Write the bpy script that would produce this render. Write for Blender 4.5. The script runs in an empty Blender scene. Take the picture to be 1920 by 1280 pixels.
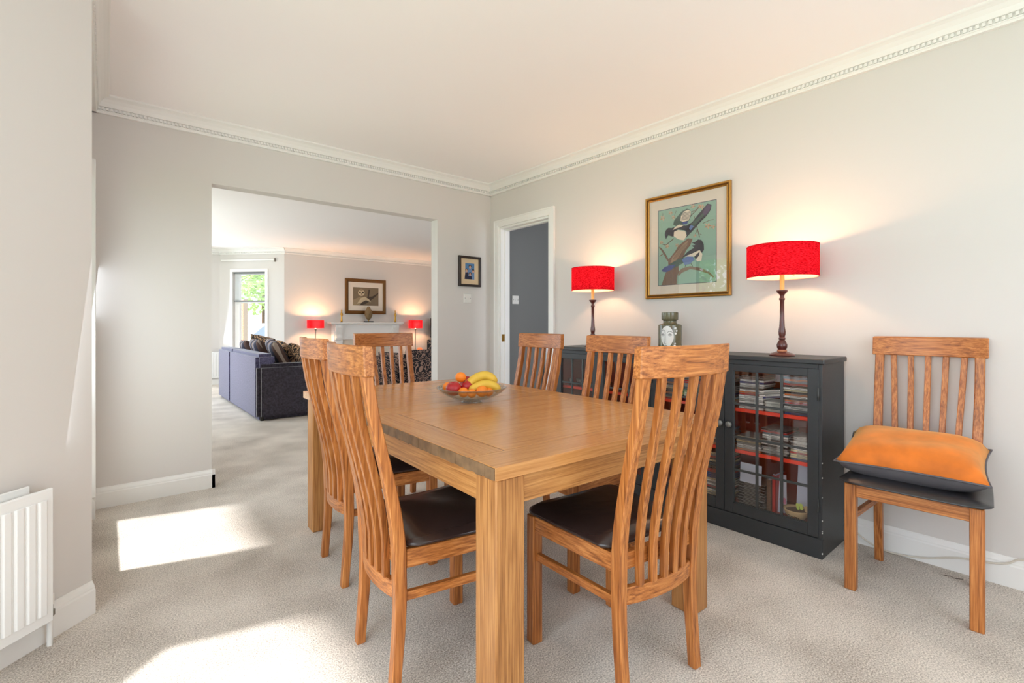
import bpy, bmesh, math, random
from mathutils import Vector, Matrix
R = math.radians
random.seed(7)
S = bpy.context.scene
COL = S.collection

# ------------------------------------------------------------------ camera, sky, sun, window light, exposure
CAMH = 1.1
cam_d = bpy.data.cameras.new('camera'); cam = bpy.data.objects.new('camera', cam_d); COL.objects.link(cam)
cam_d.sensor_width = 36; cam_d.lens = 36*908/1920; cam_d.shift_y = -33/1920
cam.location = (0, 0, CAMH); cam.rotation_euler = (R(90), 0, R(-40))
cam_d.clip_start = 0.05; cam_d.clip_end = 200
S.camera = cam
S.view_settings.view_transform = 'Standard'; S.view_settings.look = 'None'
S.view_settings.gamma = 1; S.view_settings.use_curve_mapping = False
S.view_settings.exposure = 0.06
try:
    S.cycles.use_denoising = True
    S.cycles.max_bounces = 10; S.cycles.diffuse_bounces = 6; S.cycles.glossy_bounces = 4
    S.cycles.transmission_bounces = 6; S.cycles.transparent_max_bounces = 12
    S.cycles.sample_clamp_indirect = 6; S.cycles.caustics_reflective = False; S.cycles.caustics_refractive = False
except Exception: pass
W = bpy.data.worlds.new('world'); S.world = W; W.use_nodes = True
bg = W.node_tree.nodes['Background']; bg.inputs[0].default_value = (0.78, 0.89, 1.0, 1); bg.inputs[1].default_value = 3.0

def lamp(kind, name, loc, rot, energy, color, **kw):
    d = bpy.data.lights.new(name, kind); d.energy = energy; d.color = color
    for k, v in kw.items(): setattr(d, k, v)
    o = bpy.data.objects.new(name, d); COL.objects.link(o); o.location = loc; o.rotation_euler = rot; return o
# sun comes through the garden windows on the left: travels +x, slightly -y, downwards
sd = Vector((1, -0.27, -1.25)).normalized()
lamp('SUN', 'sun', (-5, 4, 6), sd.to_track_quat('-Z', 'Y').to_euler(), 9.0, (1, .985, .98), angle=R(3.2))
def window_light(name, loc, direction, sx, sy, e, c=(.80, .90, 1)):
    return lamp('AREA', name, loc, Vector(direction).to_track_quat('-Z', 'Z').to_euler(), e, c, shape='RECTANGLE', size=sx, size_y=sy)
window_light('daylight_bay', (-1.12, .2, 1.25), (1, 0, -.06), 2.2, 1.8, 34)
window_light('daylight_garden_window', (-.072, 3.18, 1.05), (1, 0, -.1), .78, 1.7, 8)
window_light('fill_rear', (1.4, -1.50, 1.5), (0, 1, .22), 2.0, 1.3, 19)  # added fill lamp behind the camera, tilted up to brighten the ceiling
window_light('daylight_lounge_bay', (1.0, 10.0, 1.4), (0.1, -1, -.1), 1.2, 1.4, 22)
window_light('daylight_lounge_side', (-.85, 7.4, 1.4), (1, 0, -.1), 2.6, 1.5, 62)
window_light('daylight_hall', (3.5, 1.2, 1.5), (.1, 1, -.1), .7, 1.4, 26, (.84, .90, 1))

# ------------------------------------------------------------------ materials
MATS = {}
def srgb(r, g, b):
    f = lambda c: ((c/255)/12.92 if c/255 <= .04045 else (((c/255)+.055)/1.055)**2.4)
    return (f(r), f(g), f(b), 1)
def newmat(name):
    m = bpy.data.materials.new(name); m.use_nodes = True; MATS[name] = m
    return m, m.node_tree, m.node_tree.nodes['Principled BSDF']
def N(nt, t, **kw):
    n = nt.nodes.new(t)
    for k, v in kw.items(): setattr(n, k, v)
    return n
def plain(name, col, rough=.6, metal=0, spec=.5, bump=0, bscale=200, emit=None, estr=0, var=0, vscale=4, coat=0):
    m, nt, p = newmat(name)
    p.inputs['Base Color'].default_value = col; p.inputs['Roughness'].default_value = rough
    p.inputs['Metallic'].default_value = metal; p.inputs['Specular IOR Level'].default_value = spec
    p.inputs['Coat Weight'].default_value = coat
    tc = N(nt, 'ShaderNodeTexCoord')
    if var:
        n = N(nt, 'ShaderNodeTexNoise'); n.inputs['Scale'].default_value = vscale; n.inputs['Detail'].default_value = 4
        nt.links.new(tc.outputs['Object'], n.inputs['Vector'])
        mx = N(nt, 'ShaderNodeMix', data_type='RGBA'); mx.inputs[0].default_value = 0
        mx.inputs[6].default_value = tuple(c*(1-var) for c in col[:3])+(1,); mx.inputs[7].default_value = tuple(min(1, c*(1+var)) for c in col[:3])+(1,)
        nt.links.new(n.outputs['Fac'], mx.inputs[0]); nt.links.new(mx.outputs[2], p.inputs['Base Color'])
    if bump:
        n = N(nt, 'ShaderNodeTexNoise'); n.inputs['Scale'].default_value = bscale; n.inputs['Detail'].default_value = 3
        nt.links.new(tc.outputs['Object'], n.inputs['Vector'])
        b = N(nt, 'ShaderNodeBump'); b.inputs['Strength'].default_value = bump; b.inputs['Distance'].default_value = .002
        nt.links.new(n.outputs['Fac'], b.inputs['Height']); nt.links.new(b.outputs[0], p.inputs['Normal'])
    if emit: p.inputs['Emission Color'].default_value = emit; p.inputs['Emission Strength'].default_value = estr
    return m
def wood(name, c1, c2, c3, axis='z', rough=.42, fine=190, along=5.0, coat=0.0, ring=0.0, sp=.5):
    m, nt, p = newmat(name)
    tc = N(nt, 'ShaderNodeTexCoord'); oi = N(nt, 'ShaderNodeObjectInfo')
    ad = N(nt, 'ShaderNodeVectorMath', operation='ADD'); sc = N(nt, 'ShaderNodeVectorMath', operation='SCALE')
    cmb = N(nt, 'ShaderNodeCombineXYZ')
    for i in range(3): nt.links.new(oi.outputs['Random'], cmb.inputs[i])
    nt.links.new(cmb.outputs[0], sc.inputs[0]); sc.inputs['Scale'].default_value = 7.3
    nt.links.new(tc.outputs['Object'], ad.inputs[0]); nt.links.new(sc.outputs[0], ad.inputs[1])
    mp = N(nt, 'ShaderNodeMapping'); v = [fine, fine, fine]; v['xyz'.index(axis)] = along
    mp.inputs['Scale'].default_value = v; nt.links.new(ad.outputs[0], mp.inputs['Vector'])
    n = N(nt, 'ShaderNodeTexNoise'); n.inputs['Scale'].default_value = 1; n.inputs['Detail'].default_value = 5; n.inputs['Roughness'].default_value = .65; n.inputs['Distortion'].default_value = .15
    nt.links.new(mp.outputs[0], n.inputs['Vector'])
    # broad cathedral figure
    mp2 = N(nt, 'ShaderNodeMapping'); v2 = [14, 14, 14]; v2['xyz'.index(axis)] = .9
    mp2.inputs['Scale'].default_value = v2; nt.links.new(ad.outputs[0], mp2.inputs['Vector'])
    n2 = N(nt, 'ShaderNodeTexNoise'); n2.inputs['Scale'].default_value = 1; n2.inputs['Detail'].default_value = 2
    nt.links.new(mp2.outputs[0], n2.inputs['Vector'])
    mul = N(nt, 'ShaderNodeMath', operation='MULTIPLY'); mul.inputs[1].default_value = 60; nt.links.new(n2.outputs['Fac'], mul.inputs[0])
    sn = N(nt, 'ShaderNodeMath', operation='SINE'); nt.links.new(mul.outputs[0], sn.inputs[0])
    m3 = N(nt, 'ShaderNodeMath', operation='MULTIPLY_ADD'); m3.inputs[1].default_value = .055+ring; nt.links.new(sn.outputs[0], m3.inputs[0]); nt.links.new(n.outputs['Fac'], m3.inputs[2])
    cr = N(nt, 'ShaderNodeValToRGB'); e = cr.color_ramp.elements
    e[0].position = .30; e[0].color = c1; e[1].position = .5; e[1].color = c2
    x = cr.color_ramp.elements.new(.70); x.color = c3
    nt.links.new(m3.outputs[0], cr.inputs['Fac'])
    # slight tone change per piece
    hv = N(nt, 'ShaderNodeHueSaturation'); mr = N(nt, 'ShaderNodeMapRange'); mr.inputs['To Min'].default_value = .88; mr.inputs['To Max'].default_value = 1.12
    nt.links.new(oi.outputs['Random'], mr.inputs['Value']); nt.links.new(mr.outputs[0], hv.inputs['Value'])
    nt.links.new(cr.outputs[0], hv.inputs['Color']); nt.links.new(hv.outputs[0], p.inputs['Base Color'])
    p.inputs['Roughness'].default_value = rough; p.inputs['Coat Weight'].default_value = coat; p.inputs['Specular IOR Level'].default_value = sp
    b = N(nt, 'ShaderNodeBump'); b.inputs['Strength'].default_value = .18; b.inputs['Distance'].default_value = .001
    nt.links.new(n.outputs['Fac'], b.inputs['Height']); nt.links.new(b.outputs[0], p.inputs['Normal'])
    return m
OAK = (srgb(150, 97, 50), srgb(188, 131, 74), srgb(208, 154, 94))
CHR = (srgb(122, 66, 28), srgb(176, 106, 50), srgb(206, 138, 76))
for ax in 'xyz':
    wood('oak_'+ax, *OAK, axis=ax, rough=.38)
wood('oak_leg', srgb(138, 88, 44), srgb(176, 120, 66), srgb(198, 144, 86), axis='z', rough=.4)
for ax in 'xyz':
    wood('chair_'+ax, *CHR, axis=ax, rough=.38)
TOP = (srgb(172, 116, 64), srgb(190, 133, 77), srgb(202, 147, 90))
wood('oak_top_x', *TOP, axis='x', rough=.22, sp=.7); wood('oak_top_y', *TOP, axis='y', rough=.22, sp=.7)
plain('joint_dark', srgb(84, 54, 30), .8)
plain('worn_edge', srgb(122, 94, 66), .6, var=.7, vscale=28, bump=.4, bscale=60)
plain('wall', srgb(217, 212, 207), .85, bump=.05, bscale=300)
plain('ceiling', srgb(252, 248, 247), .9)
plain('trim_white', srgb(238, 236, 232), .45)
plain('hall_grey', srgb(122, 122, 120), .5)
plain('black_paint', srgb(50, 52, 54), .42, var=.15, vscale=30, bump=.15, bscale=120)
plain('chipped', srgb(200, 200, 195), .6)
plain('came', srgb(76, 78, 78), .45, metal=.4, bump=.4, bscale=80)
plain('pewter', srgb(120, 120, 116), .4, metal=.3)
plain('brass', srgb(170, 125, 60), .3, metal=1)
plain('gold_frame', srgb(178, 132, 62), .35, metal=.6, var=.2, vscale=30)
plain('gold_dark', srgb(110, 72, 26), .4, metal=.5)
plain('mount', srgb(226, 214, 198), .9)
plain('cream_mount', srgb(222, 196, 160), .9)
plain('dark_frame', srgb(44, 32, 26), .4)
plain('leather', srgb(50, 36, 33), .24, bump=.6, bscale=16, var=.25, vscale=10, spec=.6)
plain('leather_black', srgb(38, 37, 40), .35, bump=.25, bscale=30, spec=.6)
plain('red_interior', srgb(146, 44, 26), .5, var=.15, vscale=8)
plain('red_edge', srgb(246, 66, 40), .5)
plain('radiator', srgb(240, 240, 238), .35)
plain('plastic_white', srgb(235, 232, 226), .35)
plain('screw', srgb(110, 105, 100), .4)
plain('turned_wood', srgb(84, 34, 28), .28, coat=.3, var=.3, vscale=20)
plain('pink_wood', srgb(190, 120, 84), .4)
plain('candle', srgb(232, 184, 110), .5)
plain('metal_grey', srgb(150, 146, 138), .35, metal=.8)
plain('vase_green', srgb(96, 92, 66), .22, var=.35, vscale=30, coat=.5)
plain('ink', srgb(24, 24, 26), .5)
plain('paint_white', srgb(226, 228, 224), .4)
plain('navy', srgb(34, 36, 58), .8)
plain('stone', srgb(128, 104, 70), .7, var=.3, vscale=60, bump=.6, bscale=120)
plain('dark_base', srgb(30, 24, 20), .4)
plain('gilt', srgb(200, 150, 60), .3, metal=.7, var=.3, vscale=60)
plain('orange_wax', srgb(240, 130, 84), .5, emit=srgb(255, 130, 70), estr=.5)
plain('flame', srgb(255, 190, 90), .5, emit=srgb(255, 180, 90), estr=3)
plain('hearth_black', srgb(22, 20, 20), .5)
plain('bulb', (1, 1, 1, 1), .5, emit=(1, .72, .42, 1), estr=30)
plain('cable_white', srgb(214, 206, 192), .45)
plain('thread', srgb(70, 50, 40), .8)
plain('grey_velvet', srgb(92, 88, 92), .7, var=.3, vscale=12)
plain('banana', srgb(226, 186, 66), .5, var=.12, vscale=25)
plain('banana_tip', srgb(90, 84, 40), .6)
plain('orange_fruit', srgb(246, 138, 34), .45, bump=.3, bscale=300)
plain('apple', srgb(176, 26, 34), .3, var=.35, vscale=25)
plain('leaf_green', srgb(176, 206, 120), .7, var=.5, vscale=3)
plain('bark', srgb(96, 74, 56), .9)
plain('brick', srgb(196, 140, 112), .9, var=.2, vscale=8)
plain('mortar', srgb(190, 176, 160), .9)
plain('car_paint', srgb(226, 232, 240), .3)
plain('car_glass', srgb(150, 165, 180), .1)
plain('tyre', srgb(30, 30, 30), .8)
plain('grass', srgb(110, 140, 70), .9, var=.3, vscale=5)
plain('paving', srgb(170, 166, 160), .9, var=.1, vscale=5)
plain('terracotta', srgb(208, 176, 130), .7)
plain('pink_flower', srgb(206, 130, 160), .6)
plain('lime', srgb(190, 206, 90), .5)
plain('box_grey', srgb(168, 166, 156), .6, var=.15, vscale=20)
plain('card_white', srgb(206, 208, 222), .6)
plain('blind', srgb(236, 238, 240), .5)
plain('rail_grey', srgb(110, 112, 112), .5)

def carpet():
    m, nt, p = newmat('carpet')
    tc = N(nt, 'ShaderNodeTexCoord')
    n = N(nt, 'ShaderNodeTexNoise'); n.inputs['Scale'].default_value = 190; n.inputs['Detail'].default_value = 4; n.inputs['Roughness'].default_value = .7
    n2 = N(nt, 'ShaderNodeTexNoise'); n2.inputs['Scale'].default_value = 2.6; n2.inputs['Detail'].default_value = 3
    for k in (n, n2): nt.links.new(tc.outputs['Object'], k.inputs['Vector'])
    ad = N(nt, 'ShaderNodeMath', operation='MULTIPLY_ADD'); ad.inputs[1].default_value = .35
    nt.links.new(n2.outputs['Fac'], ad.inputs[0]); nt.links.new(n.outputs['Fac'], ad.inputs[2])
    cr = N(nt, 'ShaderNodeValToRGB'); e = cr.color_ramp.elements
    e[0].position = .50; e[0].color = srgb(146, 131, 115); e[1].position = .80; e[1].color = srgb(250, 240, 228)
    nt.links.new(ad.outputs[0], cr.inputs['Fac']); nt.links.new(cr.outputs[0], p.inputs['Base Color'])
    p.inputs['Roughness'].default_value = 1; p.inputs['Specular IOR Level'].default_value = .1
    p.inputs['Sheen Weight'].default_value = .25
    b = N(nt, 'ShaderNodeBump'); b.inputs['Strength'].default_value = .8; b.inputs['Distance'].default_value = .006
    nt.links.new(n.outputs['Fac'], b.inputs['Height']); nt.links.new(b.outputs[0], p.inputs['Normal'])
carpet()
def fabric(name, col, var=.4, scale=120, rough=.9, bump=.3, sheen=.3, scl=None, sheen_tint=None):
    m, nt, p = newmat(name)
    tc = N(nt, 'ShaderNodeTexCoord'); mp = N(nt, 'ShaderNodeMapping'); mp.inputs['Scale'].default_value = scl or (1, 1, 1)
    nt.links.new(tc.outputs['Object'], mp.inputs['Vector'])
    n = N(nt, 'ShaderNodeTexNoise'); n.inputs['Scale'].default_value = scale; n.inputs['Detail'].default_value = 3
    nt.links.new(mp.outputs[0], n.inputs['Vector'])
    mx = N(nt, 'ShaderNodeMix', data_type='RGBA')
    mr = N(nt, 'ShaderNodeMapRange'); mr.inputs['From Min'].default_value = .3; mr.inputs['From Max'].default_value = .7
    nt.links.new(n.outputs['Fac'], mr.inputs['Value'])
    mx.inputs[6].default_value = tuple(c*(1-var) for c in col[:3])+(1,); mx.inputs[7].default_value = tuple(min(1, c*(1+var)) for c in col[:3])+(1,)
    nt.links.new(mr.outputs[0], mx.inputs[0]); nt.links.new(mx.outputs[2], p.inputs['Base Color'])
    p.inputs['Roughness'].default_value = rough; p.inputs['Sheen Weight'].default_value = sheen
    if sheen_tint: p.inputs['Sheen Tint'].default_value = sheen_tint
    b = N(nt, 'ShaderNodeBump'); b.inputs['Strength'].default_value = bump; b.inputs['Distance'].default_value = .002
    nt.links.new(n.outputs['Fac'], b.inputs['Height']); nt.links.new(b.outputs[0], p.inputs['Normal'])
    return m
fabric('sofa_fabric', srgb(54, 48, 60), .65, 55, sheen=.5)
fabric('sofa_back_fabric', srgb(88, 86, 118), .45, 60, sheen=.4)
fabric('orange_velvet', srgb(212, 110, 20), .16, 14, rough=.7, bump=.15, sheen=.6, sheen_tint=(1, .7, .3, 1))
fabric('brown_fabric', srgb(120, 84, 60), .3, 60, scl=(1, 1, 3))
def shade_mat():
    m, nt, p = newmat('red_shade')
    tc = N(nt, 'ShaderNodeTexCoord'); mp = N(nt, 'ShaderNodeMapping'); mp.inputs['Scale'].default_value = (90, 90, 330)
    nt.links.new(tc.outputs['Object'], mp.inputs['Vector'])
    n = N(nt, 'ShaderNodeTexNoise'); n.inputs['Scale'].default_value = 1; n.inputs['Detail'].default_value = 3; nt.links.new(mp.outputs[0], n.inputs['Vector'])
    cr = N(nt, 'ShaderNodeValToRGB'); cr.color_ramp.elements[0].position = .38; cr.color_ramp.elements[0].color = srgb(150, 6, 18)
    cr.color_ramp.elements[1].position = .64; cr.color_ramp.elements[1].color = srgb(214, 32, 46)
    nt.links.new(n.outputs['Fac'], cr.inputs['Fac'])
    d = N(nt, 'ShaderNodeBsdfDiffuse'); t = N(nt, 'ShaderNodeBsdfTranslucent'); mx = N(nt, 'ShaderNodeMixShader'); mx.inputs[0].default_value = .20
    ge = N(nt, 'ShaderNodeNewGeometry'); cm = N(nt, 'ShaderNodeMix', data_type='RGBA'); cm.inputs[7].default_value = srgb(250, 214, 196)
    nt.links.new(ge.outputs['Backfacing'], cm.inputs[0]); nt.links.new(cr.outputs[0], cm.inputs[6])
    nt.links.new(cm.outputs[2], d.inputs[0]); nt.links.new(cr.outputs[0], t.inputs[0])
    nt.links.new(d.outputs[0], mx.inputs[1]); nt.links.new(t.outputs[0], mx.inputs[2])
    nt.links.new(mx.outputs[0], nt.nodes['Material Output'].inputs['Surface'])
shade_mat()
plain('shade_lining', srgb(250, 214, 196), .8)
def pane_mat(name, refl=.10, tint=(1, 1, 1, 1)):
    m, nt, p = newmat(name)
    t = N(nt, 'ShaderNodeBsdfTransparent'); g = N(nt, 'ShaderNodeBsdfGlossy'); g.inputs['Roughness'].default_value = .01
    t.inputs[0].default_value = tint
    lw = N(nt, 'ShaderNodeLayerWeight'); lw.inputs['Blend'].default_value = .5
    pw = N(nt, 'ShaderNodeMath', operation='POWER'); pw.inputs[1].default_value = 4; nt.links.new(lw.outputs['Facing'], pw.inputs[0])
    mul = N(nt, 'ShaderNodeMath', operation='MULTIPLY_ADD'); mul.inputs[1].default_value = .9; mul.inputs[2].default_value = refl; mul.use_clamp = True
    nt.links.new(pw.outputs[0], mul.inputs[0])
    mx = N(nt, 'ShaderNodeMixShader'); nt.links.new(mul.outputs[0], mx.inputs[0]); nt.links.new(t.outputs[0], mx.inputs[1]); nt.links.new(g.outputs[0], mx.inputs[2])
    nt.links.new(mx.outputs[0], nt.nodes['Material Output'].inputs['Surface'])
pane_mat('glass_pane', .07); pane_mat('bowl_glass', .10, (.93, .95, .94, 1))
def damask(name, dark, light, scale=14, th=.5):
    m, nt, p = newmat(name)
    tc = N(nt, 'ShaderNodeTexCoord')
    n = N(nt, 'ShaderNodeTexNoise'); n.inputs['Scale'].default_value = scale*.5; n.inputs['Detail'].default_value = 1; n.inputs['Distortion'].default_value = 3.2
    nt.links.new(tc.outputs['Object'], n.inputs['Vector'])
    w = N(nt, 'ShaderNodeMath', operation='MULTIPLY'); w.inputs[1].default_value = 30; nt.links.new(n.outputs['Fac'], w.inputs[0])
    s = N(nt, 'ShaderNodeMath', operation='SINE'); nt.links.new(w.outputs[0], s.inputs[0])
    cr = N(nt, 'ShaderNodeValToRGB'); cr.color_ramp.elements[0].position = th-.04; cr.color_ramp.elements[0].color = dark
    cr.color_ramp.elements[1].position = th+.04; cr.color_ramp.elements[1].color = light
    nt.links.new(s.outputs[0], cr.inputs['Fac']); nt.links.new(cr.outputs[0], p.inputs['Base Color'])
    p.inputs['Roughness'].default_value = .9
damask('damask_chair', srgb(24, 20, 26), srgb(160, 128, 112), 9, .45)
damask('damask_cushion', srgb(24, 20, 20), srgb(180, 140, 104), 12, .3)
def striped(name, axis='x', scale=24):
    m, nt, p = newmat(name)
    tc = N(nt, 'ShaderNodeTexCoord'); sp = N(nt, 'ShaderNodeSeparateXYZ'); nt.links.new(tc.outputs['Object'], sp.inputs[0])
    mu = N(nt, 'ShaderNodeMath', operation='MULTIPLY'); mu.inputs[1].default_value = scale; nt.links.new(sp.outputs['XYZ'.index(axis.upper())], mu.inputs[0])
    fr = N(nt, 'ShaderNodeMath', operation='FRACT'); nt.links.new(mu.outputs[0], fr.inputs[0])
    cr = N(nt, 'ShaderNodeValToRGB'); cr.color_ramp.interpolation = 'CONSTANT'; e = cr.color_ramp.elements
    e[0].position = 0; e[0].color = srgb(46, 42, 58); e[1].position = .45; e[1].color = srgb(150, 146, 160)
    for pos, c in ((.6, srgb(60, 54, 70)), (.72, srgb(178, 160, 146)), (.86, srgb(94, 70, 62))):
        x = e.new(pos); x.color = c
    nt.links.new(fr.outputs[0], cr.inputs['Fac']); nt.links.new(cr.outputs[0], p.inputs['Base Color']); p.inputs['Roughness'].default_value = .85
striped('stripe_x', 'y', 5.5)

# ------------------------------------------------------------------ mesh builder
class MB:
    def __init__(s): s.v = []; s.f = []; s.m = []; s.mi = 0
    def add(s, vs, fs):
        o = len(s.v); s.v += [tuple(v) for v in vs]
        for f in fs: s.f.append([i+o for i in f]); s.m.append(s.mi)
        return s
    def box(s, x0, x1, y0, y1, z0, z1):
        return s.add([(x0, y0, z0), (x1, y0, z0), (x1, y1, z0), (x0, y1, z0), (x0, y0, z1), (x1, y0, z1), (x1, y1, z1), (x0, y1, z1)],
                     [(0, 3, 2, 1), (4, 5, 6, 7), (0, 1, 5, 4), (1, 2, 6, 5), (2, 3, 7, 6), (3, 0, 4, 7)])
    def loft(s, rings, cap=True, closed=False):
        """rings: list of equal-length vertex loops"""
        n = len(rings[0]); vs = [v for r in rings for v in r]; fs = []
        k = len(rings)
        for i in range(k-1 if not closed else k):
            a = i*n; b = ((i+1) % k)*n
            for j in range(n): fs.append((a+j, a+(j+1) % n, b+(j+1) % n, b+j))
        if cap and not closed: fs.append(tuple(range(n))[::-1]); fs.append(tuple(range((k-1)*n, k*n)))
        return s.add(vs, fs)
    def prism(s, poly, p0, p1, ex, ey):
        """2D poly (a,b) placed with axes ex, ey and extruded from p0 to p1"""
        p0 = Vector(p0); p1 = Vector(p1); ex = Vector(ex); ey = Vector(ey)
        return s.loft([[p+ex*a+ey*b for a, b in poly] for p in (p0, p1)])
    def lathe(s, prof, seg=24, c=(0, 0, 0), cap=True):
        rings = [[(c[0]+r*math.cos(2*math.pi*j/seg), c[1]+r*math.sin(2*math.pi*j/seg), c[2]+z) for j in range(seg)] for r, z in prof]
        return s.loft(rings, cap)
    def tube(s, pts, r, seg=8, rads=None):
        pts = [Vector(p) for p in pts]; rings = []
        up = Vector((0, 0, 1))
        for i, p in enumerate(pts):
            t = (pts[min(i+1, len(pts)-1)]-pts[max(i-1, 0)]).normalized()
            a = t.cross(up)
            if a.length < 1e-3: a = t.cross(Vector((1, 0, 0)))
            a.normalize(); b = t.cross(a); rr = rads[i] if rads else r
            rings.append([p+a*rr*math.cos(2*math.pi*j/seg)+b*rr*math.sin(2*math.pi*j/seg) for j in range(seg)])
        return s.loft(rings)
    def build(s, name, mat, parent=None, smooth=False, bevel=0, segs=1, loc=None, rot=None, auto=None):
        me = bpy.data.meshes.new(name); me.from_pydata(s.v, [], s.f)
        mats = mat if isinstance(mat, (list, tuple)) else [mat]
        for m in mats: me.materials.append(MATS[m])
        for p, i in zip(me.polygons, s.m): p.material_index = i
        bm = bmesh.new(); bm.from_mesh(me)
        bmesh.ops.recalc_face_normals(bm, faces=bm.faces)
        if bevel:
            es = [e for e in bm.edges if len(e.link_faces) == 2 and e.calc_face_angle(0) > .6]
            try: bmesh.ops.bevel(bm, geom=es, offset=bevel, segments=segs, affect='EDGES', clamp_overlap=True)
            except Exception: pass
        bm.to_mesh(me); bm.free()
        if smooth:
            for p in me.polygons: p.use_smooth = True
            if auto:
                bm = bmesh.new(); bm.from_mesh(me)
                for e in bm.edges:
                    if len(e.link_faces) == 2 and e.calc_face_angle(0) > auto: e.smooth = False
                bm.to_mesh(me); bm.free()
        o = bpy.data.objects.new(name, me); COL.objects.link(o)
        if parent: o.parent = parent
        if loc is not None: o.location = loc
        if rot is not None: o.rotation_euler = rot
        return o
def tag(o, label=None, cat=None, group=None, kind=None):
    if label: o['label'] = label
    if cat: o['category'] = cat
    if group: o['group'] = group
    if kind: o['kind'] = kind
    return o
def thing(name, label, cat, loc=(0, 0, 0), rz=0, group=None):
    o = bpy.data.objects.new(name, None); COL.objects.link(o); o.location = loc; o.rotation_euler = (0, 0, rz)
    o.empty_display_size = .05
    return tag(o, label, cat, group)
def struct(o): o['kind'] = 'structure'; return o
def kids(o): return [c for c in bpy.data.objects if c.parent == o]
def dup(o, parent=None):
    ch = list(o.children); c = o.copy(); COL.objects.link(c); c.parent = parent
    for k in ch: dup(k, c)
    return c
def at(px, py, X=None, Y=None, Z=None):
    """pixel of the 1920x1280 photograph -> point on the plane x=X, y=Y or z=Z (used only to read off positions)"""
    a = R(40); u = (px-960)/908; w = (607-py)/908
    d = Vector((math.sin(a)+u*math.cos(a), math.cos(a)-u*math.sin(a), w))
    if X is not None: t = X/d.x
    elif Y is not None: t = Y/d.y
    else: t = (Z-CAMH)/d.z
    return Vector((d.x*t, d.y*t, CAMH+d.z*t))

CEIL = 2.455
XR = 2.91; YB = 3.80; XL = -.063
# ------------------------------------------------------------------ room shell
struct(MB().box(-1.4, 7.1, -1.8, 10.5, -.05, 0).build('floor', 'carpet'))
struct(MB().box(-1.4, 7.1, -1.8, 10.5, CEIL, CEIL+.08).build('ceiling', 'ceiling'))
m = MB(); m.box(XL-.1, .547, YB, YB+.11, 0, CEIL).box(2.307, XR+.11, YB, YB+.11, 0, CEIL).box(.547, 2.307, YB, YB+.11, 2.046, CEIL)
struct(m.build('wall_back', 'wall'))
m = MB(); m.box(XR, XR+.11, -1.6, 2.965, 0, CEIL).box(XR, XR+.11, 3.655, YB, 0, CEIL).box(XR, XR+.11, 2.965, 3.655, 2.03, CEIL)
struct(m.build('wall_right', 'wall'))
m = MB(); m.box(XL-.1, XL, 3.60, YB, 0, CEIL).box(XL-.1, XL, 2.50, 2.76, 0, CEIL).box(XL-.1, XL, 2.76, 3.60, 1.97, CEIL).box(XL-.1, XL, 2.76, 3.60, 0, .14)
struct(m.build('wall_left', 'wall'))
# angled wall beside the bay
dv = Vector((-.73, -.683, 0)).normalized(); nv = Vector((.683, -.73, 0)).normalized()
A0 = Vector((-.04, 2.45, 0)); LA = 1.66
def angbox(m, t0, t1, z0, z1, d0=-.12, d1=0):
    c = [A0+dv*t0+nv*d1, A0+dv*t1+nv*d1, A0+dv*t1+nv*d0, A0+dv*t0+nv*d0]
    return m.loft([[p+Vector((0, 0, z)) for p in c] for z in (z0, z1)])
m = MB(); angbox(m, 0, .43, 0, CEIL); angbox(m, 1.46, LA, 0, CEIL); angbox(m, .43, 1.46, 0, .64); angbox(m, .43, 1.46, 2.06, CEIL)
struct(m.build('wall_bay_side', 'wall'))
m = MB(); angbox(m, .43, .47, .64, 2.06, -.09, -.04); angbox(m, 1.41, 1.46, .64, 2.06, -.09, -.04); angbox(m, .47, 1.41, .64, .69, -.09, -.04); angbox(m, .47, 1.41, 2.01, 2.06, -.09, -.04)
w5 = struct(m.build('window_5', 'trim_white')); m = MB(); angbox(m, .46, 1.42, .68, 2.02, -.068, -.064); m.build('pane', 'glass_pane', w5)
BX = A0.x+dv.x*LA; BY = A0.y+dv.y*LA
m = MB(); m.box(BX-.1, BX, -1.6, -.95, 0, CEIL).box(BX-.1, BX, -.95, 1.20, 2.1, CEIL).box(BX-.1, BX, 1.20, BY+.08, 0, CEIL).box(BX-.1, BX, -.95, 1.20, 0, .06)
struct(m.build('wall_bay', 'wall'))
m = MB(); m.box(BX-.1, .4, -1.7, -1.6, 0, CEIL).box(2.4, XR+.1, -1.7, -1.6, 0, CEIL).box(.4, 2.4, -1.7, -1.6, 0, .85).box(.4, 2.4, -1.7, -1.6, 2.15, CEIL)
struct(m.build('wall_front', 'wall'))
# windows of the dining room (off camera, they let the daylight in)
def window(name, axis, c, a0, a1, z0, z1, nm=2, nh=1, th=.05):
    m = MB(); fr = .05
    def bx(p0, p1, q0, q1, t=th):
        if axis == 'x': m.box(c-t/2, c+t/2, p0, p1, q0, q1)
        else: m.box(p0, p1, c-t/2, c+t/2, q0, q1)
    bx(a0, a0+fr, z0, z1); bx(a1-fr, a1, z0, z1); bx(a0+fr, a1-fr, z0, z0+fr); bx(a0+fr, a1-fr, z1-fr, z1)
    for i in range(1, nm):
        p = a0+(a1-a0)*i/nm; bx(p-.02, p+.02, z0+fr, z1-fr, th*.8)
    w = struct(m.build(name, 'trim_white'))
    for i in range(nm):
        p0 = a0+(a1-a0)*i/nm+.03; p1 = a0+(a1-a0)*(i+1)/nm-.03; g = MB()
        if axis == 'x': g.box(c-.003, c+.003, p0, p1, z0+.04, z1-.04)
        else: g.box(p0, p1, c-.003, c+.003, z0+.04, z1-.04)
        g.build('pane', 'glass_pane', w)
    return w
window('window_1', 'x', XL-.06, 2.765, 3.595, .14, 1.97, 1, th=.04)
window('window_2', 'x', BX-.05, -.94, 1.19, .06, 2.1, 3)
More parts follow.
